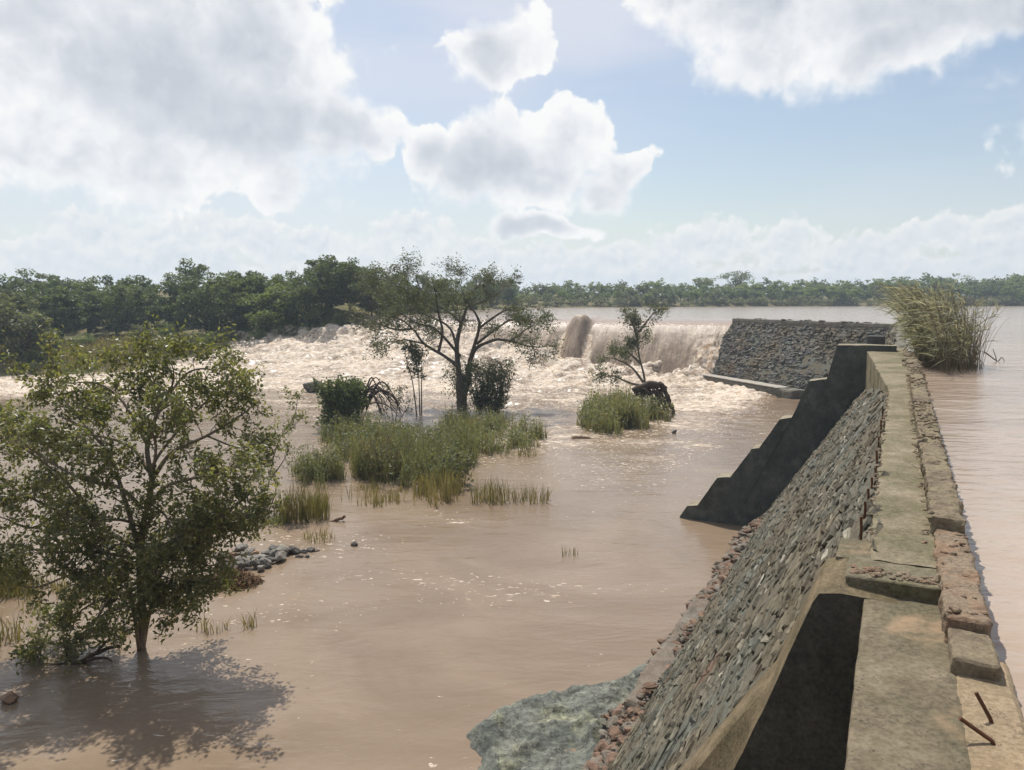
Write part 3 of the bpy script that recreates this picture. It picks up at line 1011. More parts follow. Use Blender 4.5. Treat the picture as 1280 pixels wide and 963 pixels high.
# plain crest beyond the buttress and core of the wall, reaching below water on the lake side
mb = MB()
rough_box(mb, S(36.5, -.36, 5.5), S(81, -.36, 5.5) - S(36.5, -.36, 5.5), S(36.5, .36, 5.5) - S(36.5, -.36, 5.5), np.array([0, 0, 2.05]), .3, .06, 2., .1, 44)
mb.build('far_crest', M['cap'], dam)
mb = MB()
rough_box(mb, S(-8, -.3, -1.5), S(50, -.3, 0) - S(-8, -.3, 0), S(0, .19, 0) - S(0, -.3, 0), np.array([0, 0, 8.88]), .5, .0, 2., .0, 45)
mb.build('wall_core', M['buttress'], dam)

# --- landing in front of the step (lower walkway) with the bare outer shoulder
LAND = 7.58
mb = MB()
rough_box(mb, S(-8, -.32, 5.2), S(6.2, 0, 0) - S(-8, 0, 0), S(0, .212, 0) - S(0, -.32, 0), np.array([0, 0, LAND - 5.2]), .03, .010, 7., .012, 50, maxn=420)
mb.build('landing', M['landing'], dam)
mb = MB()
rough_box(mb, S(-8, -.59, 5.2), S(5.3, 0, 0) - S(-8, 0, 0), S(0, -.28, 0) - S(0, -.59, 0), np.array([0, 0, LAND + .003 - 5.2]), .03, .012, 5., .03, 51, maxn=420)
mb.build('shoulder', M['bare'], dam)
# --- step block
mb = MB()
rough_box(mb, S(6.11, -.27, 7.3), S(6.62, 0, 0) - S(6.11, 0, 0), S(0, .345, 0) - S(0, -.27, 0), np.array([0, 0, .392]), .012, .009, 11., .012, 52)
mb.build('step', [M['step']], dam)
mb = MB()
rough_box(mb, S(6.55, -.26, 7.3), S(7.1, 0, 0) - S(6.55, 0, 0), S(0, .44, 0) - S(0, -.26, 0), np.array([0, 0, .388]), .02, .008, 8., .012, 53)
mb.build('pier_top', [M['landing']], dam)
mb = MB()
for k in range(90):
    a = gg.uniform(0, 1); b = gg.uniform(0, 1)
    t = .27 - .55 * a
    if .38 < a < .55 and gg.random() < .75: continue
    r = gg.uniform(.01, .03)
    boulder(mb, S(6.17 + .17 * b, t + .03, 7.69 + r * .25), (r * 1.5, r * 1.2, r * .8), 300 + k, gg.uniform(0, 6), 6, .25)
mb.build('broken_brick', M['brick'], dam)
# riser face in dark mossy concrete is the step itself

# --- near buttress: sloping back of concrete with its end wall
def prism(mb, prof, s0, s1, mi_side=0, mi_top=0, amp=.02, seed=0, n_s=8, sub=.15, prof2=None):
    """closed outline prof [(t, z)] in the dam cross-section swept from s0 to s1; outline subdivided and worn"""
    pr, pr2 = [], []
    prof2 = prof2 or prof
    n = len(prof)
    for k in range(n):
        a, b = np.array(prof[k]), np.array(prof[(k + 1) % n])
        a2, b2 = np.array(prof2[k]), np.array(prof2[(k + 1) % n])
        m_ = max(1, int(np.linalg.norm(b - a) / sub))
        for j in range(m_):
            pr.append(a + (b - a) * j / m_)
            pr2.append(a2 + (b2 - a2) * j / m_)
    pr = np.array(pr); pr2 = np.array(pr2); m_ = len(pr)
    sv = np.linspace(s0, s1, n_s)
    v = []
    for s in sv:
        kk = sstep(0., .45, (s - s0) / (s1 - s0)) if prof2 is not prof else 0.
        for t, z in pr * (1 - kk) + pr2 * kk:
            v.append(S(s, t, z))
    v = np.array(v)
    nz = np.stack([fbm(v[:, 0] * 2.5, v[:, 1] * 2.5, v[:, 2] * 2.5, 4, seed + c) for c in (1, 2, 3)], 1)
    v = v + nz * amp
    i = np.arange(n_s - 1)[:, None] * m_ + np.arange(m_)[None, :]
    j = np.arange(n_s - 1)[:, None] * m_ + (np.arange(m_)[None, :] + 1) % m_
    f = np.stack([i.ravel(), i.ravel() + m_, j.ravel() + m_, j.ravel()], 1)
    off = mb.n
    mb.add(v, f, mi_top)
    mb.F.append(np.array([np.arange(m_)[::-1]]) + off); mb.M.append(np.full(1, mi_side, np.int32))
    mb.F.append(np.array([np.arange(m_) + (n_s - 1) * m_]) + off); mb.M.append(np.full(1, mi_side, np.int32))

nb = []
for px, py in ((1080, 748), (1050, 741), (1024, 741), (1016, 752), (985, 820), (955, 885), (917, 963), (870, 1060), (800, 1200), (690, 1420)):
    p = atS(px, py, SN); s_, t_ = toS(p)
    nb.append((t_, p[2]))
nb = [(a, min(b, 7.72)) for a, b in nb]
nb2 = [(.0, nb[0][1])] + nb[1:]
tl_, zl_ = nb2[-1]
nb2 += [(TT + .2, -1.2), (0., -1.2)]
nbk = []
for t, z in nb2:                                  # outline at the back of the sloping strip: just above the stone face
    zf = DAM_Z0 - (t - DAM_T0) / RUN + .05
    zf = zf + (7.68 - zf) * float(sstep(.85, .42, np.array(t)))
    nbk.append((t, z) if (z < -1 or t < .3) else (t, max(z, min(zf, 7.68))))
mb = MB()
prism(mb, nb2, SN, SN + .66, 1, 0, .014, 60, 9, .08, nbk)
mb.build('near_buttress', [M['strip'], M['near_face_shade']], dam)

# --- far buttress with steps
fp = [(1086, 432), (1047, 431.5), (1033, 474), (1011, 476.5), (989.5, 522), (975, 524), (949, 560), (940, 561), (913, 596.5), (896, 597.5), (872, 632), (859, 632.5), (850, 646)]
prof = []
for px, py in fp:
    p = atS(px, py, SB); s_, t_ = toS(p)
    prof.append((t_, p[2]))
prof = [(.1, prof[0][1])] + prof + [(prof[-1][0] - .1, -1.4), (.1, -1.4)]
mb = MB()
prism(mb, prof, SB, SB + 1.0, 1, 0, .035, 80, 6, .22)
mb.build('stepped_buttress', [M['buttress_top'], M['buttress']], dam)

# --- parapet on the lake side: worn stretches of different height
pm = []
def para(s0, s1, z1, key, amp=.03, t0=-.52, t1=-.29, seed=0, res=.05):
    mb = MB()
    L_s = S(s1, 0, 0) - S(s0, 0, 0)
    rough_box(mb, S(s0, t0, 6.6), L_s, S(0, t1, 0) - S(0, t0, 0), np.array([0, 0, z1 - 6.6]), res, amp, 9., .018, seed, maxn=420)
    return mb.build('parapet', M[key], dam, smooth=False)
para(4.99, 5.44, 7.68, 'parapet', .016, seed=90, res=.015, t0=-.52, t1=-.28)
para(5.43, 7.52, 7.745, 'brick', .03, seed=91, res=.018, t0=-.515, t1=-.27)
s_ = 7.5
kk = 0
while s_ < 21.2:
    L_ = gg.uniform(.7, 2.2)
    s1_ = min(s_ + L_, 21.2)
    z_ = 7.84 + .05 * (s_ > 12.6) + gg.uniform(-.03, .03)
    para(s_, s1_ - .01, z_, 'parapet', .05, seed=92 + kk, res=.022 + .0012 * s_, t0=-.51 + gg.uniform(-.02, .02), t1=-.24 + gg.uniform(-.015, .015))
    s_ = s1_
    kk += 1
mb = MB()
for k in range(150):                         # broken stretch at the far end
    s = gg.uniform(21.3, 33)
    r = gg.uniform(.07, .2)
    boulder(mb, S(s, gg.uniform(-.5, -.26), 7.6 + gg.uniform(0, .14)), (r * 1.3, r, r * .7), 500 + k, gg.uniform(0, 6), 6, .2)
rough_box(mb, S(21.2, -.54, 6.6), S(36, 0, 0) - S(21.2, 0, 0), S(0, -.29, 0) - S(0, -.54, 0), np.array([0, 0, 1.03]), .15, .07, 3., .1, 95, maxn=200)
mb.build('broken_parapet', M['parapet'], dam)
mb = MB()
for k in range(620):                         # crumbled mortar and chips along the parapet and the walkway edge
    s = gg.uniform(5.5, 24)
    r = gg.uniform(.006, .024) * (1 + .04 * s)
    if gg.random() < .6:
        z = 7.745 if s < 7.5 else (7.84 if s < 12.6 else 7.89)
        t, zz_ = gg.uniform(-.5, -.24), z
    elif gg.random() < .5:
        t, zz_ = -.235 + gg.uniform(0, .05), CREST
        if s < 7.2: continue
    else:
        t, zz_ = .2 - gg.uniform(-.03, .03), CREST - .01
        if s < 7.2 or s > 19: continue
    boulder(mb, S(s, t, zz_ + r * .1), (r * 1.6, r * 1.2, r * .7), 700 + k, gg.uniform(0, 6), 5, .3, mi=int(s < 7.4 or gg.random() < .06))
mb.build('crumbled_mortar', [M['parapet'], M['brick']], dam)

# --- reinforcing bars
for (px, yb, yt, zb) in ((1076, 676, 646, 7.62), (1081, 643, 627, 7.6), (1085, 629, 611, 7.6), (1089.5, 613, 597, 7.6), (1094, 601, 585, 7.6), (1095.5, 590, 563, 7.6), (1098, 560, 546, 7.6), (1101, 546, 525, 7.6), (1103, 524, 508, 7.6)):
    b = at(px, yb, zb)
    top = atY(px + .3, yt, b[1] + .01)
    mb = MB()
    tube(mb, [b - np.array([0, 0, .06]), b + (top - b) * .5 + np.array([.004, 0, 0]), top], .0115 + .0002 * b[1], 8)
    mb.build('steel_rod', M['rust'], dam)
for tip, kn, base in (((1200, 898), (1228, 918), (1241, 931)), ((1220, 866), (1231, 886), (1239, 905))):
    b = at(*base, LAND)
    kp = atY(kn[0], kn[1], b[1] + .02); tp = atY(tip[0], tip[1], b[1] + .05)
    mb = MB()
    tube(mb, smooth_path([b - np.array([0, 0, .05]), b + np.array([0, 0, .01]), kp, tp], 12), .0105, 8)
    mb.build('bent_rod', M['rust'], dam)

# --- small concrete block at the end of the walkway
p = at(1084, 434, CREST + .01)
mb = MB()
s0, t0 = toS(p)
b0 = at(1083, 434, CREST + .02); b1 = at(1106, 434.5, CREST + .02)
wv = b1 - b0
rough_box(mb, b0, wv, np.array([-wv[1], wv[0], 0]) * .7, np.array([0, 0, .47]), .06, .012, 4., .03, 97)
o = mb.build('concrete_block', M['block'], origin=b0)
tag(o, 'small dark concrete block standing at the far end of the walkway beside the reeds', 'block')

# --- far wall across to the spillway
far = thing('far_dam_wall', 'dark far stretch of rubble stone dam wall ending beside the spillway fall', 'dam', (A_[0], A_[1], 0))
fax = (A_ - C_); FL = np.linalg.norm(fax); fax /= FL
fn = np.array([-fax[1], fax[0], 0.])
if fn[0] > 0: fn = -fn
FR = .72
fdn = np.array([0, 0, -1.]) + FR * fn; FS = np.linalg.norm(fdn); fdn /= FS
fnr = fn + np.array([0, 0, FR]); fnr /= np.linalg.norm(fnr)
mb = MB()
P0 = C_ - fax * 1. + np.array([0, 0, -.55]) + fn * .3
P1 = A_ + np.array([0, 0, -.55]) + fn * .3
masonry(mb, P0, P1, fdn, fnr, FS * 7.2, (.2, .62), (.1, .24), 6, None, (.0, .12))
nu_, nq_ = 50, 30
A, Q = np.meshgrid(np.linspace(0, FL + 1, nu_), np.linspace(0, FS * 8.2, nq_), indexing='ij')
bed = P0 + A[..., None] * fax + Q[..., None] * fdn + (.04 * fbm(A, Q, 0, 3, 9))[..., None] * fnr
mb.add(bed.reshape(-1, 3), grid_faces(nu_, nq_), 1)
# end face at the spillway
e = [P1, P1 + fdn * FS * 8.2, np.array([*(P1 - fn * .9)[:2], -1.3]), P1 - fn * .9]
nE = 24
ev = []
for i in range(nE + 1):
    a = i / nE
    l = P1 - fn * .9 + (np.array([*(P1 - fn * .9)[:2], -1.3]) - (P1 - fn * .9)) * a
    r = P1 + fdn * FS * 8.2 * a
    for j in range(nE + 1):
        ev.append(l + (r - l) * j / nE)
ev = np.array(ev)
ev = ev + fax * (.12 * fbm(ev[:, 0] * 1.5 + ev[:, 1], ev[:, 2] * 1.5, 0, 4, 14))[:, None]
mb.add(ev, grid_faces(nE + 1, nE + 1), 1)
mb.build('stone_face', [M['stone_far'], M['mortar']], far)
mb = MB()
c0 = C_ - fax * 1.2 + np.array([0, 0, -3.]) - fn * .55
rough_box(mb, c0, fax * (FL + 1.25), fn * 0.9, np.array([0, 0, 3.0]), .3, .05, 1.6, .1, 98, maxn=120)
mb.build('coping', M['cap'], far)
mb = MB()
for k in range(26):
    a = gg.uniform(.05, .98)
    r = gg.uniform(.1, .28)
    boulder(mb, C_ + fax * FL * a - fn * gg.uniform(-.2, .4) + np.array([0, 0, .02]), (r * 1.6, r * 1.4, r * .5), 900 + k, gg.uniform(0, 6), 6)
mb.build('loose_stone', M['rock_dark'], far)
# ledge along its foot
l0 = at(862, 475, 0.); l1 = at(972, 496, 0.)
lv = l1 - l0
ln = np.array([-lv[1], lv[0], 0]); ln /= np.linalg.norm(ln)
if ln[0] < 0: ln = -ln
mb = MB()
rough_box(mb, l0 - ln * .0 + np.array([0, 0, -1.]), lv * 1.12, ln * 2.6, np.array([0, 0, 1.85]), .25, .12, 1.2, .15, 99)
mb.build('footing', M['cap'], far)
mb = MB()
rough_box(mb, l0 - ln * .06 + np.array([0, 0, .8]), lv * 1.0, ln * 1.6, np.array([0, 0, .14]), .2, .03, 2., .06, 101)
mb.build('ledge', M['ledge'], far)

# ------------------------------------------------------------------ green rock slab by the toe
outline = [(590, 912), (612, 893), (645, 876), (700, 857), (752, 857), (780, 846), (800, 832), (828, 818), (846, 830), (850, 900), (800, 1000), (700, 1090), (630, 1060), (622, 985), (604, 962), (597, 935)]
op = np.array([at(px, py, .12)[:2] for px, py in outline])
def poly_sd(x, y, poly):
    best = np.full(x.shape, 1e9); ins = np.zeros(x.shape, bool)
    n = len(poly)
    for k in range(n):
        a, b = poly[k], poly[(k + 1) % n]
        e = b - a
        t = np.clip(((x - a[0]) * e[0] + (y - a[1]) * e[1]) / (e @ e), 0, 1)
        best = np.minimum(best, np.hypot(x - a[0] - t * e[0], y - a[1] - t * e[1]))
        c = ((a[1] > y) != (b[1] > y)) & (x < (b[0] - a[0]) * (y - a[1]) / (b[1] - a[1] + 1e-12) + a[0])
        ins ^= c
    return np.where(ins, best, -best)
gx_ = np.arange(op[:, 0].min() - .6, op[:, 0].max() + .6, .05); gy_ = np.arange(op[:, 1].min() - .6, op[:, 1].max() + .6, .05)
Xs, Ys = np.meshgrid(gx_, gy_, indexing='ij')
sdp = poly_sd(Xs + .18 * fbm(Xs * 2, Ys * 2, 0, 3, 1), Ys + .18 * fbm(Xs * 2, Ys * 2, 4, 3, 2), op)
hz = .30 * sstep(-.12, .22, sdp) - .22 + .24 * (1 - np.abs(fbm(Xs * .9, Ys * 1.2, 0, 5, 3)) * 2.2) + .09 * fbm(Xs * 3, Ys * 3, 0, 4, 4)
hz = np.where(sdp < -.1, np.minimum(hz, -.05 + (sdp + .1) * 1.2), hz)
lo_, _ = None, None
mb = MB().add(np.stack([Xs, Ys, hz], -1).reshape(-1, 3), grid_faces(len(gx_), len(gy_)))
o = mb.build('rock_slab', M['slab_rock'], origin=(op[:, 0].mean(), op[:, 1].mean(), 0), smooth=True)
tag(o, 'flat green lichen covered rock slab rising from the water at the foot of the dam', 'rock')

# ------------------------------------------------------------------ plants
def leaf_cards(mb, c, length, width, g, up=.25, mi=0):
    n = len(c)
    nn = g.normal(size=(n, 3)); nn[:, 2] = np.abs(nn[:, 2]) + up
    nn /= np.linalg.norm(nn, axis=1, keepdims=True)
    t = g.normal(size=(n, 3)); t -= nn * (t * nn).sum(1, keepdims=True)
    t /= np.linalg.norm(t, axis=1, keepdims=True)
    b = np.cross(nn, t)
    l = (length * g.uniform(.65, 1.3, n))[:, None]; w_ = (width * g.uniform(.7, 1.25, n))[:, None]
    v = np.stack([c - t * l * .5, c + b * w_ * .5 + t * l * .08, c + t * l * .5 - nn * l * .12, c - b * w_ * .5 + t * l * .08], 1)
    f = np.arange(4 * n).reshape(n, 4)
    mb.add(v.reshape(-1, 3), f, mi)

def wander(g, p0, d, L, n, wig=.25, up=.05):
    pts = [np.array(p0, float)]
    d = np.array(d, float); d /= np.linalg.norm(d)
    for k in range(n):
        d = d + g.normal(0, wig, 3) + np.array([0, 0, up]); d /= np.linalg.norm(d)
        pts.append(pts[-1] + d * L / n)
    return np.array(pts)

def grow(g, limbs, wood, leaves, nsub=7, lsub=1.2, ntw=5, ltw=.5, nleaf=14, leaf=(.14, .06), spread=.12, out0=.3, up=.08, ctr=None, mi_l=0, sub_r=.35, flat=1., leafup=.25):
    """limbs [(pts, r0, r1)] -> side branches -> twigs -> leaves"""
    C = []
    for pts, r0, r1 in limbs:
        pts = smooth_path(pts, max(6, len(pts) * 4))
        rr = np.linspace(r0, r1, len(pts))
        pts = pts + g.normal(0, r0 * .12, pts.shape) * np.linspace(0, 1, len(pts))[:, None]
        tube(wood, pts, rr, 8)
        seg = np.linalg.norm(np.diff(pts, axis=0), axis=1).sum()
        m_ = max(2, int(nsub * seg / 3. + .5))
        for k in range(m_):
            fpos = out0 + (1 - out0) * (k + g.random()) / m_
            i = min(len(pts) - 2, int(fpos * (len(pts) - 1)))
            d = pts[i + 1] - pts[i]; d /= np.linalg.norm(d) + 1e-9
            q = g.normal(size=3); q -= d * (q @ d); q /= np.linalg.norm(q)
            dv = d * g.uniform(.3, .9) + q * 1. + np.array([0, 0, .25])
            dv[2] *= flat
            L = lsub * g.uniform(.55, 1.25) * (1.1 - .4 * fpos)
            bp = wander(g, pts[i], dv, L, 6, .22, up)
            tube(wood, bp, np.linspace(max(.006, rr[i] * sub_r), .005, len(bp)), 5, cap=False)
            for j in range(ntw):
                ff = g.uniform(.3, 1.)
                ii = min(len(bp) - 2, int(ff * (len(bp) - 1)))
                dv2 = (bp[ii + 1] - bp[ii]); dv2 /= np.linalg.norm(dv2) + 1e-9
                dv2 = dv2 * .7 + g.normal(size=3) * .7 + np.array([0, 0, up])
                tp = wander(g, bp[ii], dv2, ltw * g.uniform(.5, 1.2), 3, .2, up)
                tube(wood, tp, np.linspace(.006, .003, len(tp)) * max(1, leaf[0] / .14), 3, cap=False)
                nl = g.poisson(nleaf)
                if nl:
                    tt = g.uniform(.25, 1.05, nl)
                    kk = np.clip((tt * 3).astype(int), 0, 2)
                    base = tp[kk] + (tp[kk + 1] - tp[kk]) * (tt * 3 - kk)[:, None]
                    C.append(base + g.normal(0, spread, (nl, 3)))
    if C:
        leaf_cards(leaves, np.concatenate(C), leaf[0], leaf[1], g, leafup, mi_l)

# ---- big leafy tree in the near water
g1 = np.random.default_rng(21)
TB = at(176, 811, 0)
TY = TB[1]
near_tree = thing('leafy_tree', 'broad many stemmed leafy tree standing in the shallow water nearest the viewer', 'tree', TB)
def lp(pts, y0, y1):
    n = len(pts)
    return [atY(px, py, TY + y0 + (y1 - y0) * k / max(1, n - 1)) for k, (px, py) in enumerate(pts)]
limbs = [
    (lp([(176, 825), (178, 770), (175, 715), (179, 660), (190, 600)], 0, 0), .125, .075),
    (lp([(177, 700), (165, 655), (150, 605), (138, 572), (112, 540), (75, 520)], 0, -.8), .08, .02),
    (lp([(190, 600), (184, 556), (197, 515), (200, 495), (178, 462), (165, 445)], 0, .6), .075, .015),
    (lp([(190, 600), (215, 566), (258, 545), (300, 520), (325, 500)], 0, .9), .07, .015),
    (lp([(186, 560), (160, 512), (138, 487), (110, 478), (85, 480)], .2, 1.3), .05, .012),
    (lp([(200, 500), (214, 485), (217, 465), (210, 448)], .4, -.3), .04, .01),
    (lp([(176, 690), (130, 662), (75, 640), (25, 615), (-15, 590)], 0, 1.1), .08, .015),
    (lp([(178, 700), (240, 662), (285, 640), (318, 612)], 0, -1.0), .08, .015),
    (lp([(177, 728), (150, 736), (132, 755), (112, 785), (70, 812), (25, 838)], 0, -.9), .05, .012),
    (lp([(177, 735), (140, 745), (100, 765), (85, 795), (55, 805)], 0, .4), .04, .01),
    (lp([(180, 725), (210, 690), (250, 668), (275, 660)], 0, 1.2), .06, .012),
    (lp([(176, 700), (120, 690), (60, 690), (10, 680), (-20, 690)], 0, -1.4), .06, .012),
    (lp([(182, 640), (205, 610), (235, 600), (275, 590), (305, 570)], 0, -1.7), .06, .012),
    (lp([(182, 640), (150, 610), (105, 600), (50, 570), (20, 545)], 0, -1.8), .06, .012),
    (lp([(186, 590), (205, 560), (240, 520), (270, 490), (300, 465)], 0, 1.6), .05, .012),
    (lp([(186, 590), (165, 560), (120, 545), (60, 545), (15, 560)], 0, 1.9), .05, .012),
    (lp([(180, 660), (200, 640), (215, 660), (230, 690)], 0, -1.6), .05, .012),
    (lp([(180, 660), (150, 650), (110, 655), (70, 670)], 0, -2.0), .05, .012),
    (lp([(190, 600), (195, 560), (190, 530), (215, 500)], 0, -1.5), .05, .012),
    (lp([(182, 730), (190, 750), (205, 770)], 0, -.5), .03, .01),
    (lp([(176, 700), (130, 710), (85, 720), (40, 735), (-5, 720)], 0, -.6), .05, .012),
    (lp([(130, 662), (80, 600), (30, 560), (-10, 530)], .4, -.4), .05, .012),
    (lp([(177, 730), (160, 745), (150, 765), (140, 790)], 0, -.8), .03, .01),
    (lp([(180, 700), (215, 700), (255, 705), (280, 720)], 0, -.8), .045, .01),
    (lp([(178, 690), (150, 680), (120, 700), (105, 730)], 0, -1.2), .04, .01),
    (lp([(178, 700), (205, 680), (225, 710), (235, 740)], 0, -1.1), .04, .01),
    (lp([(240, 662), (280, 655), (315, 650), (335, 640)], -.5, .2), .04, .01),
    (lp([(75, 640), (40, 660), (10, 650), (-20, 640)], .6, 0), .04, .01),
    (lp([(112, 540), (80, 500), (60, 480), (70, 455)], -.6, -.2), .03, .01),
    (lp([(258, 545), (300, 560), (330, 550)], .5, .2), .03, .01),
    (lp([(200, 495), (190, 470), (185, 455), (195, 445)], .4, .8), .03, .01),
    (lp([(178, 815), (186, 770), (200, 720), (226, 680), (255, 640)], .15, -.5), .07, .015),
    (lp([(174, 812), (166, 760), (150, 715), (118, 680), (80, 660)], -.1, -1.0), .06, .015),
    (lp([(186, 765), (200, 755), (215, 752), (228, 745)], 0, -.6), .025, .008),
    (lp([(166, 760), (145, 758), (120, 775), (100, 790)], 0, -.7), .025, .008),
    (lp([(176, 745), (185, 735), (180, 720), (190, 700)], 0, -1.2), .03, .008),
    (lp([(150, 715), (135, 720), (120, 735), (115, 755)], 0, -.6), .025, .008),
    (lp([(200, 720), (220, 725), (240, 735), (255, 750)], 0, -.4), .025, .008),
    (lp([(195, 520), (230, 470), (262, 462), (290, 480)], .3, .8), .04, .012),
]
wood, lf = MB(), MB()
grow(g1, limbs, wood, lf, nsub=8.5, lsub=1.25, ntw=7, ltw=.55, nleaf=16, leaf=(.155, .074), spread=.1, out0=.3, up=.02)
wood.build('trunk', M['bark_pale'], near_tree, smooth=True)
lf.build('crown', M['leaf_near'], near_tree)

# ---- spreading tree in mid-river
g2 = np.random.default_rng(22)
CB = at(578, 513, 0)
CY = CB[1]
mid = thing('acacia_tree', 'dark wide spreading tree with open crown standing in the foaming river', 'tree', CB)
def cp(pts, y0=0., y1=0.):
    n = len(pts)
    pts = [(px, py if py > 425 else 425 - (425 - py) * .86) for px, py in pts]
    return [atY(px, py, CY + y0 + (y1 - y0) * k / max(1, n - 1)) for k, (px, py) in enumerate(pts)]
limbs = [
    (cp([(578, 520), (576.5, 490), (575, 470)]), .5, .38),
    (cp([(577, 500), (584, 478), (587, 455)]), .34, .26),
    (cp([(575, 473), (572, 459), (555, 445), (530, 430), (516, 409), (499, 395), (478, 388)], 0, -2), .2, .03),
    (cp([(574, 470), (571, 434), (576.5, 402), (583.5, 378), (592, 353), (610, 334)], 0, 2), .25, .03),
    (cp([(586, 458), (589, 445), (599, 408), (596, 390), (585, 372), (575, 345)], 0, -3), .2, .03),
    (cp([(588, 450), (596, 435), (619, 425), (640, 425), (658, 409), (678, 398)], 0, -2), .2, .03),
    (cp([(630, 425), (645, 428), (660, 433), (684, 434)], -1, 1), .12, .03),
    (cp([(576, 400), (559, 383), (538, 370), (509, 353), (481, 339), (455, 334)], 0, 3), .13, .025),
    (cp([(548, 441), (553, 414), (548, 385), (545, 360), (540, 335)], -.5, -4), .14, .03),
    (cp([(599, 408), (620, 390), (640, 378), (662, 382)], -2, -5), .12, .03),
    (cp([(596, 430), (625, 405), (645, 395), (680, 405)], 0, 4), .14, .03),
    (cp([(592, 353), (600, 345), (585, 330), (570, 326)], 2, 4), .06, .02),
    (cp([(516, 409), (495, 410), (470, 400), (450, 385)], -1, 2), .12, .03),
    (cp([(530, 430), (505, 425), (485, 432), (470, 440)], -.8, -3), .08, .02),
    (cp([(571, 434), (560, 405), (525, 385), (500, 370), (470, 360)], 0, 5), .13, .03),
    (cp([(538, 370), (525, 350), (520, 335), (525, 325)], 1.5, 0), .06, .02),
    (cp([(583, 378), (610, 365), (630, 350), (618, 335)], 1, 4), .08, .02),
    (cp([(509, 353), (490, 338), (470, 330)], 3, 5), .05, .02),
    (cp([(538, 370), (545, 350), (560, 335)], 1.5, 3), .06, .02),
    (cp([(548, 385), (520, 365), (495, 350)], -2, -4), .06, .02),
    (cp([(575, 445), (545, 410), (520, 400), (490, 378)], 0, -6), .14, .03),
]
wood, lf = MB(), MB()
grow(g2, limbs, wood, lf, nsub=2.2, lsub=2.9, ntw=10, ltw=1.3, nleaf=18, leaf=(.27, .11), spread=.24, out0=.4, up=-.01, sub_r=.28, flat=.3, leafup=.6)
wood.build('trunk', M['bark'], mid, smooth=True)
lf.build('crown', M['leaf_acacia'], mid)

# ---- saplings and shrubs in the river
def stems(name, label, cat, base_px, lines, r0, mat_l, leaf, gseed, z0=0., **kw):
    g = np.random.default_rng(gseed)
    B = at(*base_px, z0)
    th = thing(name, label, cat, B)
    wood, lf = MB(), MB()
    lim = []
    for pts, dy in lines:
        n = len(pts)
        lim.append(([atY(px, py, B[1] + dy * k / max(1, n - 1)) for k, (px, py) in enumerate(pts)], r0, r0 * .2))
    grow(g, lim, wood, lf, leaf=leaf, **kw)
    wood.build('trunk', M['bark'], th, smooth=True)
    lf.build('crown', M[mat_l], th)
    return th
stems('sapling', 'slender open sapling leaning up from the grassy islet in front of the spillway', 'tree', (808, 492),
      [([(808, 496), (805, 470), (799, 445), (797, 420), (800, 395)], 0), ([(797, 425), (792, 408), (785, 395)], 1), ([(799, 415), (810, 400), (820, 388)], -1),
       ([(804, 478), (790, 460), (772, 450), (757, 447)], -1), ([(801, 455), (785, 440), (775, 432)], 1), ([(806, 484), (785, 478), (765, 470), (752, 474)], -1.5)],
      .14, 'leaf_acacia', (.3, .13), 31, nsub=3.0, lsub=1.7, ntw=6, ltw=.9, nleaf=20, spread=.25, out0=.45, up=.06)
stems('leafy_bush', 'upright grey green bush close beside the trunk of the spreading tree', 'bush', (615, 516),
      [([(612 + a, 519), (610 + a * 1.6, 490), (612 + a * 2.0, 458)], b) for a, b in ((-9, 1), (-4, -1), (2, .5), (7, -1), (11, .5), (-12, -1), (9, 2), (0, 2))],
      .06, 'leaf_acacia', (.28, .1), 32, nsub=7., lsub=.9, ntw=5, ltw=.6, nleaf=14, spread=.25, out0=.05, up=.1)
stems('dark_bush', 'dense dark green bush at the back of the grassy islet beside the dark boulder', 'bush', (432, 535),
      [([(430 + a, 540), (428 + a * 1.5, 510), (428 + a * 2.1, 478 + abs(a) * .5)], b) for a, b in ((-10, 1), (-4, -1), (2, .5), (8, -1), (13, .5), (-13, -1), (10, 2), (0, 2), (-6, 0), (5, 0))],
      .06, 'leaf_dark', (.3, .15), 33, nsub=8., lsub=.85, ntw=5, ltw=.5, nleaf=14, spread=.22, out0=.05, up=.1)
stems('thin_sapling', 'thin twiggy sapling with a leafy top left of the spreading tree', 'tree', (524, 519),
      [([(525, 522), (524, 490), (522, 460), (512, 425)], 0), ([(527, 520), (527, 485), (527, 455), (523, 440)], .6), ([(521, 520), (516, 480), (508, 450), (505, 432)], -.6)],
      .06, 'leaf_acacia', (.3, .13), 34, nsub=3.0, lsub=.9, ntw=4, ltw=.6, nleaf=11, spread=.2, out0=.5, up=.1)
stems('twiggy_shrub', 'sparse twiggy shrub between the dead branches and the thin sapling', 'bush', (492, 527),
      [([(492, 530), (488, 505), (482, 480)], 0), ([(494, 530), (498, 500), (500, 478)], .6), ([(490, 530), (480, 512), (472, 500)], -.6), ([(496, 530), (508, 512), (514, 500)], -.6)],
      .04, 'leaf_acacia', (.24, .1), 35, nsub=5., lsub=.7, ntw=4, ltw=.5, nleaf=6, spread=.2, out0=.3, up=.1)
stems('leaning_shrub', 'leaning bare stemmed shrub with leaf tufts right beside the nearest leafy tree', 'bush', (330, 640),
      [([(332, 645), (330, 610), (325, 570), (318, 540)], 0), ([(334, 645), (320, 612), (305, 600)], .4), ([(335, 642), (345, 610), (338, 585)], -.3), ([(330, 640), (345, 560), (368, 520), (372, 492)], .5),
       ([(352, 545), (365, 535), (378, 520)], .3), ([(338, 600), (355, 575), (362, 560)], .6)],
      .035, 'leaf_near', (.17, .085), 36, nsub=3.2, lsub=.7, ntw=4, ltw=.4, nleaf=9, spread=.11, out0=.5, up=.05)
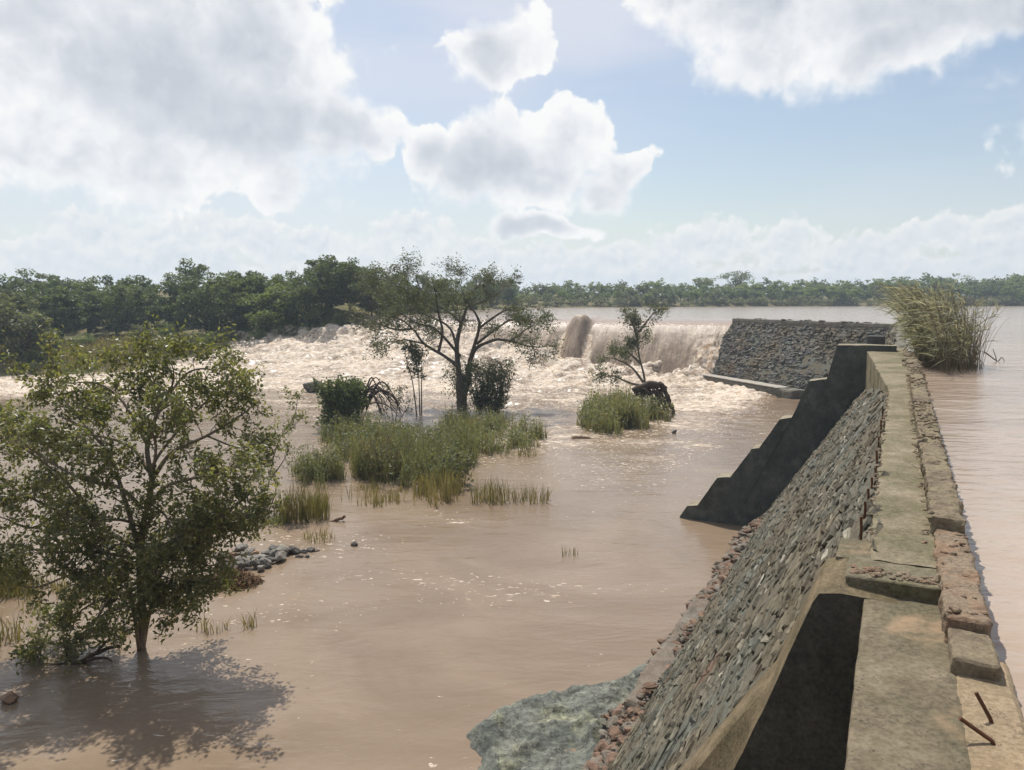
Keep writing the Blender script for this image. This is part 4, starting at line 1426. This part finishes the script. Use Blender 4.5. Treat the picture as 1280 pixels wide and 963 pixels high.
stems('twig_bush', 'low green twig bush at the near left end of the grassy islet', 'bush', (395, 600),
      [([(392 + a, 606), (390 + a * 1.6, 585), (388 + a * 2.4, 560 + abs(a) * .4)], b) for a, b in ((-10, .5), (-3, -.6), (4, .8), (10, -.5), (14, .2))],
      .03, 'grass_green', (.2, .07), 37, nsub=8, lsub=.8, ntw=4, ltw=.5, nleaf=8, spread=.16, out0=.1, up=.06)

stems('brown_shrub', 'loose brownish shrub of thin stems in the middle of the grassy islet', 'bush', (482, 600),
      [([(480 + a, 606), (478 + a * 1.6, 580), (474 + a * 2.4, 548 + abs(a) * .5)], b) for a, b in ((-14, .6), (-9, .5), (-3, -.6), (4, .8), (10, -.5), (15, .2), (0, -1.4), (7, 1.2), (-6, 1.5))],
      .03, 'grass_dry', (.22, .06), 38, nsub=8, lsub=.9, ntw=4, ltw=.5, nleaf=5, spread=.16, out0=.1, up=.12)
stems('leafy_herb', 'fresh green leafy herb clump standing above the grass at the near right of the islet', 'bush', (572, 606),
      [([(570 + a, 610), (569 + a * 1.4, 590), (568 + a * 1.9, 566 + abs(a) * .6)], b) for a, b in ((-9, .6), (-3, -.6), (4, .8), (10, -.5), (0, 1.4), (-14, 1.))],
      .025, 'grass_green', (.26, .1), 39, nsub=9, lsub=.6, ntw=4, ltw=.4, nleaf=8, spread=.14, out0=.05, up=.12)
# ---- driftwood
def sticks(name, label, cat, base_px, lines, mat, z0=0., gseed=1, n=14):
    g = np.random.default_rng(gseed)
    B = at(*base_px, z0)
    mb = MB()
    for pts, r0, r1, dy in lines:
        m_ = len(pts)
        P_ = [atY(px, py, B[1] + dy * k / max(1, m_ - 1)) for k, (px, py) in enumerate(pts)]
        tube(mb, smooth_path(P_, n) + g.normal(0, r0 * .22, (n, 3)), np.linspace(r0, r1, n), 7)
    o = mb.build(name, M[mat], origin=B, smooth=True)
    return tag(o, label, cat)
L_arcs = []
g3 = np.random.default_rng(41)
for k in range(20):
    x0 = 448 + g3.uniform(-4, 10); y0 = 500 + g3.uniform(-12, 20)
    x1 = 470 + g3.uniform(-4, 28); y1 = 478 + g3.uniform(-8, 24) + (x1 - 470) * .55
    L_arcs.append(([(x0, y0), ((x0 + x1) / 2 + 2, min(y0, y1) - g3.uniform(2, 10)), (x1, y1 + 4), (x1 + g3.uniform(4, 14), y1 + g3.uniform(14, 30))], g3.uniform(.04, .09), .018, g3.uniform(-2, 2)))
sticks('dead_branches', 'tangle of dark bare fallen branches arching behind the dark green bush', 'driftwood', (470, 528), L_arcs, 'deadwood')
L_root = []
for k in range(26):
    a = g3.uniform(0, 1)
    x0 = 800 + g3.uniform(-10, 22); y0 = 490 + g3.uniform(-6, 10)
    x1 = 800 + a * 42 + g3.uniform(-3, 3)
    L_root.append(([(x0, y0), ((x0 + x1) / 2 + 5, y0 + 1 - 7 * a), (x1, y0 + 12 + 8 * a), (x1 + 4, 519 + g3.uniform(-3, 3))], g3.uniform(.05, .14), .02, g3.uniform(-1.5, 1.5)))
L_root.append(([(792, 488), (812, 481), (826, 482), (832, 489)], .34, .22, 0))
L_root.append(([(829, 486), (838, 503), (843, 519)], .2, .12, .5))
sticks('root_tangle', 'uprooted stump with hanging dark roots on the islet under the slender sapling', 'driftwood', (815, 520), L_root, 'deadwood')
sticks('sunken_log', 'dark waterlogged log with side branches lying under the nearest leafy tree', 'driftwood', (82, 832),
       [([(42, 838), (75, 834), (108, 826), (122, 815), (150, 806)], .11, .04, .3), ([(108, 826), (128, 822), (140, 826)], .05, .015, -.3), ([(60, 836), (50, 826), (44, 815)], .04, .012, .3),
        ([(122, 815), (132, 803), (148, 797)], .045, .012, .4), ([(90, 831), (84, 820), (80, 806)], .03, .01, .2)], 'deadwood')
sticks('reddish_log', 'short reddish log floating in front of the sapling islet', 'driftwood', (727, 549), [([(716, 549), (727, 547.5), (738, 548.5)], .2, .1, 0)], 'rock_brown')
sticks('brown_branch', 'short reddish brown branch stranded beyond the rock spit', 'driftwood', (420, 652), [([(408, 655), (420, 651), (432, 645)], .1, .06, 0), ([(416, 653), (424, 655), (430, 652)], .06, .04, 0)], 'rubble')
sticks('pale_branch', 'pale dead branch lying against the reeds over the lake', 'driftwood', (1200, 452),
       [([(1160, 431), (1190, 436), (1203, 438), (1218, 456)], .035, .03, -1), ([(1198, 434), (1210, 447), (1220, 458)], .05, .02, -.5)], 'dry_stick', LAKE)
sticks('pale_stick', 'long pale stick floating at the foot of the reeds', 'driftwood', (1170, 457), [([(1146, 459), (1172, 455), (1205, 449)], .045, .02, .5)], 'dry_stick', LAKE)
sticks('leaning_stick', 'short pale stick leaning on the parapet by the reeds', 'driftwood', (1128, 440), [([(1126, 441), (1131, 436), (1135, 431)], .03, .025, 0)], 'dry_stick', CREST - .05)
sticks('bent_branch', 'bent grey branch poking from the lake right of the reeds', 'driftwood', (1240, 452),
       [([(1230, 440), (1240, 447), (1250, 455)], .03, .015, 0), ([(1246, 453), (1244, 444), (1241, 436)], .02, .01, 0), ([(1247, 454), (1252, 447), (1256, 453)], .02, .01, 0)], 'deadwood', LAKE)
sticks('walkway_twig', 'small pale twig lying on the mossy walkway', 'twig', (1144, 582), [([(1139, 580), (1144, 583), (1149, 586)], .008, .006, -.12)], 'dry_stick', CREST + .012)

# ---- grasses
def blades(mb, base, h, w, g, lean=.25, bend=None, mi=0):
    n = len(base)
    a = g.uniform(0, 2 * math.pi, n)
    ld = np.stack([np.cos(a), np.sin(a), np.zeros(n)], 1) * (np.abs(g.normal(0, lean, n)))[:, None]
    if bend is not None: ld = ld + np.asarray(bend)
    wd = g.uniform(0, 2 * math.pi, n)
    wv = np.stack([np.cos(wd), np.sin(wd), np.zeros(n)], 1) * (w * g.uniform(.7, 1.3, n))[:, None] * .5
    h = h[:, None]
    up = np.array([0, 0, 1.])
    m1 = base + up * h * .55 + ld * h * .3
    tp = base + up * h * (.97 - .2 * (ld ** 2).sum(1, keepdims=True)) + ld * h
    v = np.stack([base - wv, base + wv, m1 + wv * .8, m1 - wv * .8, tp + wv * .1, tp - wv * .1], 1).reshape(-1, 3)
    k = np.arange(n)[:, None] * 6
    f = np.concatenate([k + np.array([[0, 1, 2, 3]]), k + np.array([[3, 2, 4, 5]])])
    mb.add(v, f, mi)

def in_poly_pts(poly, n, g):
    poly = np.asarray(poly)
    out = []
    lo, hi = poly.min(0), poly.max(0)
    tot = 0
    while tot < n:
        p = g.uniform(lo, hi, (n * 2, 2))
        sd_ = poly_sd(p[:, 0], p[:, 1], poly)
        nz = fbm(p[:, 0] * .8, p[:, 1] * .8, 0, 3, 4)
        p = p[(sd_ > .9 * np.abs(fbm(p[:, 0] * .5, p[:, 1] * .5, 2, 3, 14)) * g.uniform(0, 2.2, len(p))) & (nz > -.5)]
        out.append(p); tot += len(p)
    return np.concatenate(out)[:n]

def bed(name, label, cat, px_poly, n, h, w, key, seed, z0=0., lean=.25, kind='stuff', group=None, herbs=.35, key2=None):
    g = np.random.default_rng(seed)
    poly = [at(px, py, z0)[:2] for px, py in px_poly]
    p = in_poly_pts(poly, int(n * 1.5), g)
    cl = fbm(p[:, 0] * 1.1, p[:, 1] * 1.1, 0, 3, seed + 3)
    c2 = fbm(p[:, 0] * .45, p[:, 1] * .45, 4, 3, seed + 9)
    p = p[(cl > g.uniform(-.3, .62, len(p))) & (c2 > g.uniform(-.55, .05, len(p)))]
    n = len(p)
    hh = 1.1 * h * np.clip(.8 + .75 * fbm(p[:, 0] * .6, p[:, 1] * .6, 0, 3, seed) * 1.5, .25, 1.9) * g.uniform(.35, 1.2, n)
    mb = MB()
    k2 = g.random(n) < (.28 if key2 else 0.)
    base = np.column_stack([p, np.full(n, z0 - .05)])
    blades(mb, base[~k2], hh[~k2], w, g, lean, mi=0)
    if key2:
        blades(mb, base[k2], hh[k2] * 1.1, w * .8, g, lean * 1.2, mi=1)
    # leafy weeds among the blades
    if herbs:
        m_ = int(n * herbs)
        q = base[g.integers(0, n, m_)]
        hq = h * g.uniform(.3, 1.25, m_)
        C = np.repeat(q, 5, 0) + np.column_stack([g.normal(0, .12, (m_ * 5, 2)), np.repeat(hq, 5) * g.uniform(.55, 1.05, m_ * 5)])
        leaf_cards(mb, C, w * 4.2, w * 1.5, g, .3, 0)
    o = mb.build(name, [M[key], M[key2 or key]], origin=(*p.mean(0), z0))
    return tag(o, label, cat if kind is None else None, group, kind)

bed('river_grass', 'green grass and sedge standing in the flooded river around the islet', None,
    [(430, 575), (445, 555), (520, 556), (560, 562), (600, 575), (588, 600), (575, 613), (520, 612), (470, 606), (438, 596)], 9000, 1.45, .05, 'grass_green', 51, key2='grass_dry')
bed('river_grass', 'green grass bed reaching out right of the islet below the spreading tree', None,
    [(520, 560), (565, 530), (620, 524), (665, 538), (688, 549), (672, 562), (640, 572), (600, 576), (560, 573)], 6500, 1.25, .055, 'grass_green', 52, key2='grass_dry')
bed('river_grass', 'mixed low growth around the dark bush', None, [(392, 555), (420, 535), (470, 535), (520, 548), (520, 570), (450, 580), (420, 575)], 4200, 1.5, .055, 'grass_green', 53, key2='grass_dry')
bed('river_grass', 'green growth at the left end of the islet', None, [(360, 592), (382, 575), (425, 580), (432, 600), (405, 612), (372, 606)], 2600, .95, .045, 'grass_green', 54, key2='grass_dry')
bed('river_grass', 'brownish dry sedge at the near edge of the islet', None, [(512, 616), (545, 604), (585, 606), (578, 626), (545, 636), (516, 632)], 1500, 1.05, .035, 'grass_dry', 55, lean=.18, herbs=.1)
bed('river_grass', 'dry low sedge in the shallow water before the islet', None, [(420, 618), (460, 606), (512, 612), (505, 632), (460, 636), (425, 630)], 700, .75, .035, 'grass_dry', 56, lean=.2, herbs=0)
bed('river_grass', 'green grass around the sapling islet', None, [(712, 527), (730, 516), (775, 508), (815, 516), (848, 522), (838, 529), (812, 533), (808, 542), (770, 547), (730, 540)], 6500, 1.7, .075, 'grass_green', 57, lean=.3, key2='grass_dry')
bed('river_grass', 'yellow green reeds in the shallows behind the nearest leafy tree', None, [(-60, 770), (-40, 725), (60, 728), (110, 742), (90, 760), (20, 778)], 2600, 1.5, .03, 'grass_dry', 58, lean=.15, herbs=0)
def tuft(px, py, r, n, h, key, label, seed, z0=0., lean=.2):
    g = np.random.default_rng(seed)
    B = at(px, py, z0)
    a = g.uniform(0, 6.3, n); q = np.sqrt(g.random(n)) * r
    p = np.column_stack([B[0] + np.cos(a) * q * 1.3, B[1] + np.sin(a) * q, np.full(n, z0 - .05)])
    mb = MB()
    blades(mb, p, h * g.uniform(.5, 1.15, n), .032, g, lean)
    o = mb.build('grass_tuft', M[key], origin=B)
    tag(o, label, 'grass tuft', 'grass tufts standing in the flooded river')
tuft(378, 648, .95, 460, 1.6, 'grass_dry', 'tall yellowish grass tuft between the leaning shrub and the islet', 61)
tuft(400, 637, .45, 120, .8, 'grass_green', 'small green tuft right behind the tall yellowish tuft', 62)
tuft(612, 628, .75, 150, 1.25, 'grass_dry', 'upright brown grass tuft right of the dry sedge', 63)
tuft(662, 626, .85, 110, 1.0, 'grass_dry', 'windswept sparse brown tuft, farthest right of the dry tufts', 64, lean=.5)
tuft(345, 655, .5, 140, .55, 'grass_green', 'low green tuft at the foot of the leaning shrub', 65)
tuft(398, 674, .55, 60, .55, 'grass_dry', 'thin brown wisps just beyond the rock spit', 66, lean=.5)
tuft(658, 571, .5, 60, .6, 'grass_dry', 'tiny sparse tuft at the right tip of the green grass bed', 67, lean=.4)
tuft(712, 694, .32, 16, .45, 'grass_dry', 'few lone stalks poking up in open mid river water', 68)
tuft(268, 786, .4, 26, .5, 'grass_dry', 'few bent stalks in the water beside the foam flecks near the straw heap', 69, lean=.5)
tuft(310, 784, .25, 14, .6, 'grass_dry', 'two or three thin stalks right of the bent stalks', 70, lean=.35)
tuft(8, 800, .5, 60, .8, 'grass_dry', 'brown stalks at the water edge by the far left rock', 71, lean=.4)

# ---- reeds on the lake side of the dam
g5 = np.random.default_rng(71)
RB = at(1180, 452, LAKE)
reeds = thing('reed_clump', 'tall dry reed clump bending over the far end of the dam wall', 'reeds', RB)
rp = [S(29.6, -2.2, 0)[:2], S(28.6, -1.5, 0)[:2], S(29, -.9, 0)[:2], S(32, -.58, 0)[:2], S(37, -.6, 0)[:2], S(42, -.7, 0)[:2], S(42, -1.9, 0)[:2], S(34, -2.6, 0)[:2], S(31, -2.7, 0)[:2]]
p = in_poly_pts(rp, 880, g5)
stem_mb, leaf_mb = MB(), MB()
C, Dv = [], []
for k, (x, y) in enumerate(p):
    s_, t_ = toS(np.array([x, y, 0]))
    edge = sstep(-1.7, -2.6, np.array(t_))
    L = 1.2 + 2.5 * g5.random() ** .8 * (1 - .3 * float(edge))
    wind = np.array([-.27, .02, 0]) * (1 - .95 * float(edge)) + g5.normal(0, .15, 3) * np.array([1, 1, 0]) + np.array([.12, 0, 0]) * float(edge)
    n = 7
    tt = np.linspace(0, 1, n)
    pts = np.array([x, y, LAKE - .15]) + tt[:, None] * np.array([0, 0, L]) + (tt ** 1.7)[:, None] * wind * L
    pts[:, 2] -= (tt ** 3) * .14 * L
    tube(stem_mb, pts, np.linspace(.011, .005, n), 3, cap=False)
    if edge > .6 and g5.random() < .8: continue
    for j in range(g5.integers(5, 9)):
        i = g5.uniform(.3, 1.) * (n - 1)
        a = int(min(i, n - 2))
        C.append(pts[a] + (pts[a + 1] - pts[a]) * (i - a))
        Dv.append(wind * 2.6 + g5.normal(0, .55, 3) + np.array([0, 0, .35]))
C = np.array(C); Dv = np.array(Dv); Dv /= np.linalg.norm(Dv, axis=1, keepdims=True)
n = len(C)
Ll = g5.uniform(.28, .65, n)[:, None]
wv = np.cross(Dv, g5.normal(size=(n, 3))); wv /= np.linalg.norm(wv, axis=1, keepdims=True); wv *= .016
m1 = C + Dv * Ll * .5; tp = C + Dv * Ll + np.array([-.12, 0, -.16]) * Ll
v = np.stack([C - wv * .6, C + wv * .6, m1 + wv, m1 - wv, tp + wv * .1, tp - wv * .1], 1).reshape(-1, 3)
k = np.arange(n)[:, None] * 6
leaf_mb.add(v, np.concatenate([k + np.array([[0, 1, 2, 3]]), k + np.array([[3, 2, 4, 5]])]))
stem_mb.build('stems', M['reed_stem'], reeds)
leaf_mb.build('leaves', M['reed'], reeds)

# ------------------------------------------------------------------ rocks
def rock(px, py, size, key, label, seed, z0=0., group=None, sink=.25, rot=None, cat='rock'):
    B = at(px, py, z0)
    mb = MB()
    g = np.random.default_rng(seed)
    boulder(mb, B + np.array([0, 0, size[2] * (1 - 2 * sink)]), size, seed, g.uniform(0, 6.3) if rot is None else rot, 14, .2)
    o = mb.build('rock', M[key], origin=B)
    return tag(o, label, cat, group)
pb = at(392, 491, 0)
zr = river_z(pb[0], pb[1])
rock(391, 490, (1.35, 1.0, .95), 'rock_dark', 'large dark angular boulder in the rapids left of the dark green bush', 201, zr * .5, sink=.2)
rock(12, 876, (.24, .2, .16), 'rock_brown', 'single brown stone awash in the shade at the far left', 202)
rock(443, 682, (.2, .16, .13), 'rock_dark', 'small dark stone alone in open water right of the rock spit', 203)
rock(843, 542, (.24, .2, .2), 'rock_dark', 'small dark stone alone in the water beyond the sapling islet', 204)
rock(158, 790, (.22, .17, .14), 'rock_dark', 'dark stone just left of the nearest tree trunk', 205)
rock(212, 765, (.3, .24, .17), 'rock_pale', 'pale stone just right of the nearest tree trunk', 206)
rock(212, 779, (.2, .14, .1), 'rock_brown', 'small brown stone below the pale stone by the trunk', 207)
rock(722, 400 + 105, (.3, .2, .2), 'rock_dark', 'dark wet stone behind the grass of the sapling islet', 208)
for k, (px, py, r) in enumerate([(200, 742, .2), (222, 738, .22), (245, 728, .24), (140, 716, .2), (152, 712, .18), (230, 752, .17)]):
    rock(px, py, (r * 1.3, r, r * .7), 'rock_pale', 'pale stone in the shallows behind the nearest leafy tree', 220 + k, group='pale stones behind the nearest leafy tree')
g6 = np.random.default_rng(81)
spit = [(276, 700), (285, 705), (292, 697), (298, 703), (305, 696), (304, 710), (312, 702), (318, 695), (322, 708), (328, 700), (334, 694), (338, 703), (344, 697), (350, 700), (352, 692), (312, 694), (300, 690), (296, 712),
        (286, 714), (326, 713), (310, 715), (341, 692), (331, 707), (318, 701), (307, 704)]
for k, (px, py) in enumerate(spit):
    r = g6.uniform(.13, .27)
    key = ('rock_grey', 'rock_brown', 'rock_dark')[int(g6.choice(3, p=[.45, .25, .3]))]
    lab = {'rock_grey': 'grey stone heaped in the low rock spit right of the nearest tree', 'rock_brown': 'brown stone heaped in the low rock spit right of the nearest tree',
           'rock_dark': 'dark stone heaped in the low rock spit right of the nearest tree'}[key]
    rock(px, py, (r * 1.5, r, r * .75), key, lab, 240 + k, .05, group=key.replace('rock_', '') + ' stones of the rock spit', sink=.12)
rock(366, 692, (.3, .24, .24), 'rock_dark', 'rounded dark stone at the outer end of the rock spit', 270)
for k, (px, py, r) in enumerate([(380, 691, .16), (389, 689, .18), (384, 697, .11), (396, 689, .1), (374, 697, .12)]):
    rock(px, py, (r * 1.5, r, r * .6), 'rock_dark', 'low dark stone trailing off the tip of the rock spit', 275 + k, group='low stones at the tip of the spit')

# straw heap beside the spit
g7 = np.random.default_rng(91)
B = at(292, 730, 0)
mb = MB()
n = 700
a = g7.uniform(0, 6.3, n); q = np.sqrt(g7.random(n))
base = np.column_stack([B[0] + np.cos(a) * q * .95, B[1] + np.sin(a) * q * .65, .02 + .42 * (1 - q) + g7.uniform(-.05, .05, n)])
for k in range(n):
    d = np.array([g7.normal(.6, .5), g7.normal(-.35, .5), g7.normal(-.18, .25)])
    d /= np.linalg.norm(d)
    L = g7.uniform(.25, .6)
    pts = [base[k] - d * L / 2, base[k] + np.array([0, 0, .05]), base[k] + d * L / 2 - np.array([0, 0, .06])]
    tube(mb, pts, .011, 3, cap=False)
o = mb.build('straw_heap', M['straw'], origin=B)
tag(o, 'heap of reddish brown dead straw caught against the rock spit', 'debris')

# ------------------------------------------------------------------ trees of the far banks
def crown_tree(name, label, cat, key, seed, H=10., W=9., low=.15, nclump=46, per=42, card=(.42, .26), group=None, limbs_n=6, open_=0.):
    g = np.random.default_rng(seed)
    th = thing(name, label, cat, (0, 0, -60 - seed), group)      # first one, moved into place below
    org = ORG[th.name]
    wood, lf = MB(), MB()
    cz = H * (low + (1 - low) * .5); rz = H * (1 - low) * .5; rx_ = W * .5
    tube(wood, smooth_path([(0, 0, -.6), (.1, 0, H * .2), (-.1, .15, H * .45), (.15, 0, H * .72)], 10) + org, np.linspace(.03 * H, .008 * H, 10), 7)
    cl = []
    for k in range(nclump):
        d = g.normal(size=3); d /= np.linalg.norm(d)
        rr = g.uniform(.55, 1.02) if g.random() < .8 else g.uniform(.2, .6)
        lump = 1 + .26 * fbm(np.array([d[0] * 1.6 + seed]), np.array([d[1] * 1.6]), d[2] * 1.6, 2, seed)[0]
        c = np.array([d[0] * rx_, d[1] * rx_, d[2] * rz]) * rr * lump + np.array([0, 0, cz])
        c[2] = max(c[2], .3)
        cl.append(c)
    for c in cl[:limbs_n * 3]:
        st_ = np.array([0, 0, min(H * .6, max(H * .12, c[2] * .45))])
        tube(wood, smooth_path([st_, st_ + (c - st_) * .5 + np.array([0, 0, -.04 * H]), c], 6) + org, np.linspace(.011 * H, .003 * H, 6), 4, cap=False)
    for c in cl:
        r = g.uniform(.07, .145) * W
        m_ = int(per * g.uniform(.6, 1.3))
        d = g.normal(size=(m_, 3)); d /= np.linalg.norm(d, axis=1, keepdims=True)
        p_ = c + d * (r * g.uniform(.35, 1.05, m_) ** .7)[:, None] * np.array([1.15, 1.15, .72])
        leaf_cards(lf, p_ + org, card[0], card[1], g, .5)
    wood.build('trunk', M['bark'], th, smooth=True)
    lf.build('crown', M[key], th)
    return th

protos = {
    'dark': [crown_tree('forest_tree', '', 'tree', 'leaf_dark', 301 + k, 10.5 + k * .8, 10. + k, .06, 70, 95, (.56, .34)) for k in range(3)],
    'grey': [crown_tree('forest_tree', '', 'tree', 'leaf_grey', 311 + k, 9.5, 9.5, .06, 66, 95, (.52, .32)) for k in range(2)],
    'bright': [crown_tree('forest_tree', '', 'tree', 'leaf_bright', 321 + k, 9., 10., .03, 68, 100, (.5, .32)) for k in range(2)],
    'tall': [crown_tree('forest_tree', '', 'tree', 'leaf_dark', 331 + k, 13., 8.5, .35, 46, 95, (.56, .34)) for k in range(2)],
    'bush': [crown_tree('bank_bush', '', 'bush', ('leaf_bright', 'leaf_grey')[k % 2], 341 + k, 3., 4.2, .0, 30, 50, (.3, .17)) for k in range(2)],
}
used = set()
def put(kind, i, x, y, rot, scale, label, group):
    pr = protos[kind][i % len(protos[kind])]
    z = float(ground_h(np.array([x]), np.array([y]))[0])
    if pr.name not in used:
        used.add(pr.name)
        pr.location = (x, y, z); pr.rotation_euler = (0, 0, rot); pr.scale = scale if isinstance(scale, tuple) else (scale,) * 3
        pr['label'] = label; pr['group'] = group
        return pr
    return copy_thing(pr, (x, y, z), rot, scale, label, group)

LB = {'dark': 'dark green tree in the dense wood along the left river bank', 'grey': 'greyish green tree in the dense wood along the left river bank',
      'bright': 'lighter yellow green tree in the dense wood along the left river bank', 'tall': 'taller tree rising above the dense wood on the left river bank'}
g8 = np.random.default_rng(101)
# x-pixel, depth, kind, height scale : front rank and skyline of the left wood, left to right
left = [(-60, 112, 'grey', 1.15), (-10, 106, 'grey', 1.1), (28, 104, 'grey', 1.15), (75, 124, 'dark', 1.1), (115, 132, 'dark', 1.0), (150, 130, 'dark', .95), (185, 134, 'dark', .95), (225, 128, 'dark', 1.0), (262, 124, 'dark', 1.05),
        (300, 122, 'dark', 1.1), (345, 119.5, 'bright', 1.0), (385, 121, 'dark', .95), (412, 121, 'dark', .9), (440, 122, 'dark', .85), (330, 127, 'dark', 1.05), (466, 124, 'grey', .75), (490, 127, 'bright', .65),
        (65, 140, 'tall', .66), (140, 142, 'tall', .58), (215, 142, 'tall', .56), (272, 138, 'tall', .62), (320, 140, 'tall', .56), (405, 134, 'tall', .68), (375, 137, 'tall', .6), (440, 140, 'dark', .8),
        (20, 138, 'dark', 1.1), (100, 150, 'dark', 1.1), (180, 152, 'dark', 1.1), (250, 150, 'dark', 1.2), (300, 152, 'dark', 1.1), (355, 150, 'dark', 1.15), (420, 152, 'dark', 1.0), (470, 150, 'dark', .8), (500, 160, 'dark', .75),
        (530, 165, 'dark', .75), (560, 175, 'dark', .75), (590, 190, 'dark', .75), (520, 138, 'grey', .55), (545, 145, 'dark', .55), (615, 215, 'dark', .8), (635, 240, 'dark', .85), (600, 225, 'dark', .9),
        (-110, 118, 'dark', 1.1), (-150, 108, 'grey', 1.1), (-40, 135, 'dark', 1.2), (-100, 140, 'dark', 1.2), (-170, 130, 'dark', 1.2), (-230, 120, 'dark', 1.2), (155, 145, 'dark', 1.1), (60, 160, 'dark', 1.2), (-220, 100, 'bright', 1.)]
for k, (px, Yd, kind, s_) in enumerate(left):
    x = (px - 640) / F * Yd * 1.006
    s_ *= .84 if kind == 'dark' else .9
    put(kind, k, x, Yd, g8.uniform(0, 6.3), (s_ * g8.uniform(.92, 1.1), s_ * g8.uniform(.92, 1.1), s_), LB[kind], {'dark': 'dark trees of the left bank wood', 'grey': 'greyish trees of the left bank wood', 'bright': 'lighter trees of the left bank wood', 'tall': 'tall trees of the left bank wood'}[kind])
for k, (px, Yd, s_) in enumerate([(45, 103, .8), (70, 108, .7), (205, 113, .6), (240, 113, .8), (110, 119, .8), (180, 122, .9), (215, 120, 1.), (60, 114, 1.1), (260, 114, .8), (285, 116, .9), (325, 116, .8), (365, 117, .8), (400, 117.5, .8),
                                  (435, 118, .8), (460, 118.5, .7), (485, 121, .8), (510, 127, .9), (40, 99.5, .45)]):
    x = (px - 640) / F * Yd * 1.006
    put('bush', k, x, Yd, g8.uniform(0, 6.3), (s_, s_, s_ * g8.uniform(.8, 1.2)), 'low bush on the left river bank in front of the wood', 'bushes on the left river bank')
# bank grass
g9 = np.random.default_rng(103)
n = 9000
px = g9.uniform(-60, 330, n); Yd = 98 + g9.uniform(0, 24, n)
x = (px - 640) / F * Yd * 1.006
d_, _ = shore_dist(x, Yd)
k = d_ > .3
x, Yd = x[k], Yd[k]
z = ground_h(x, Yd)
mb = MB()
blades(mb, np.column_stack([x, Yd, z - .05]), 1.3 * g9.uniform(.5, 1.2, len(x)) * (.8 + .5 * fbm(x * .15, Yd * .15, 0, 3, 3)), .16, g9, .25)
o = mb.build('bank_grass', M['grass_dry'])
tag(o, 'tall yellowish grass on the left river bank', None, None, 'stuff')

# far shore of the lake
fprotos = {
    'far': [crown_tree('shore_tree', '', 'tree', ('leaf_bright', 'leaf_bright', 'leaf_dark', 'leaf_grey')[k], 401 + k, 9., 10., .1, 34, 26, (1.0, .6)) for k in range(4)],
    'fbush': [crown_tree('shore_bush', '', 'bush', 'leaf_grey', 411 + k, 4., 8., .0, 22, 24, (.8, .45)) for k in range(2)],
    'umb': [crown_tree('umbrella_tree', '', 'tree', 'leaf_grey', 421, 13., 15., .72, 36, 26, (.8, .45))],
}
protos.update(fprotos)
g10 = np.random.default_rng(105)
SHX = SHORE[12:]
def shore_pt(px, off):
    """point `off` metres behind the far shore on the bearing of px"""
    dx, dy = (px - 640) / F * 1.006, 1.
    Yd = 150.
    for _ in range(400):
        d, _l = shore_dist(np.array([dx * Yd]), np.array([Yd]))
        if d[0] > 0 and Yd > 236 - 0 * px:
            break
        Yd += 1.
    return dx * (Yd + off), Yd + off
for rank, (off, step, hs) in enumerate(((9, 17, .66), (26, 17, .85), (50, 19, 1.0))):
    px = 600 + rank * 5
    while px < 1345:
        o_ = off + g10.uniform(-5, 7)
        x, y = shore_pt(px + g10.uniform(-5, 5), o_)
        taper = .66 + .66 * (px - 640) / 640.
        s_ = hs * taper * g10.uniform(.82, 1.18)
        put('far', int(g10.integers(4)), x, y, g10.uniform(0, 6.3), (s_ * 1.15, s_ * 1.15, s_), 'hazy tree in the long wood along the far lake shore', 'trees along the far lake shore')
        px += step * g10.uniform(.75, 1.25)
px = 636
while px < 1330:
    x, y = shore_pt(px, g10.uniform(.5, 4))
    s_ = g10.uniform(.55, 1.05) * (.75 + .4 * (px - 640) / 640)
    put('fbush', int(g10.integers(2)), x, y, g10.uniform(0, 6.3), (s_, s_, s_ * g10.uniform(.8, 1.15)), 'pale grey bush at the waterline of the far lake shore', 'bushes at the waterline of the far shore')
    px += g10.uniform(10, 20)
x, y = shore_pt(916, 42)
put('umb', 0, x, y, .4, .95, 'tree with a domed umbrella crown standing above the far lake shore wood', None)
x, y = shore_pt(876, 46)
o = put('umb', 0, x, y, 2., .72, 'smaller flat topped tree left of the domed umbrella tree on the far shore', None)

for lst in protos.values():
    for pr in lst:
        if pr.name not in used:
            for ch in list(pr.children):
                bpy.data.objects.remove(ch)
            bpy.data.objects.remove(pr)
# ------------------------------------------------------------------ haze
import bmesh
bm = bmesh.new()
bmesh.ops.create_cube(bm, size=1.)
me = bpy.data.meshes.new('haze')
bm.to_mesh(me); bm.free()
hz_o = bpy.data.objects.new('haze', me)
hz_o.scale = (2180, 1800, 43)
hz_o.location = (150, 640, 18.5)
col.objects.link(hz_o)
m, g, out = material('haze_air')
vol = g.n('ShaderNodeVolumePrincipled', {'Color': (.72, .86, 1., 1), 'Density': .00045, 'Anisotropy': .3})
g.nt.links.new(vol.outputs[0], out.inputs['Volume'])
me.materials.append(m)
tag(hz_o, kind='stuff')

# ------------------------------------------------------------------ render
sc.render.engine = 'CYCLES'
cy = sc.cycles
cy.max_bounces = 6
cy.diffuse_bounces = 3
cy.glossy_bounces = 3
cy.transmission_bounces = 4
cy.transparent_max_bounces = 8
cy.volume_bounces = 0
cy.caustics_reflective = False
cy.caustics_refractive = False
cy.sample_clamp_indirect = 4.
cy.use_adaptive_sampling = True
cy.adaptive_threshold = .02
cy.use_denoising = True
cy.denoiser = 'OPENIMAGEDENOISE'
sc.view_settings.view_transform = 'Standard'
sc.view_settings.look = 'None'
sc.view_settings.exposure = .15
sc.view_settings.gamma = 1.
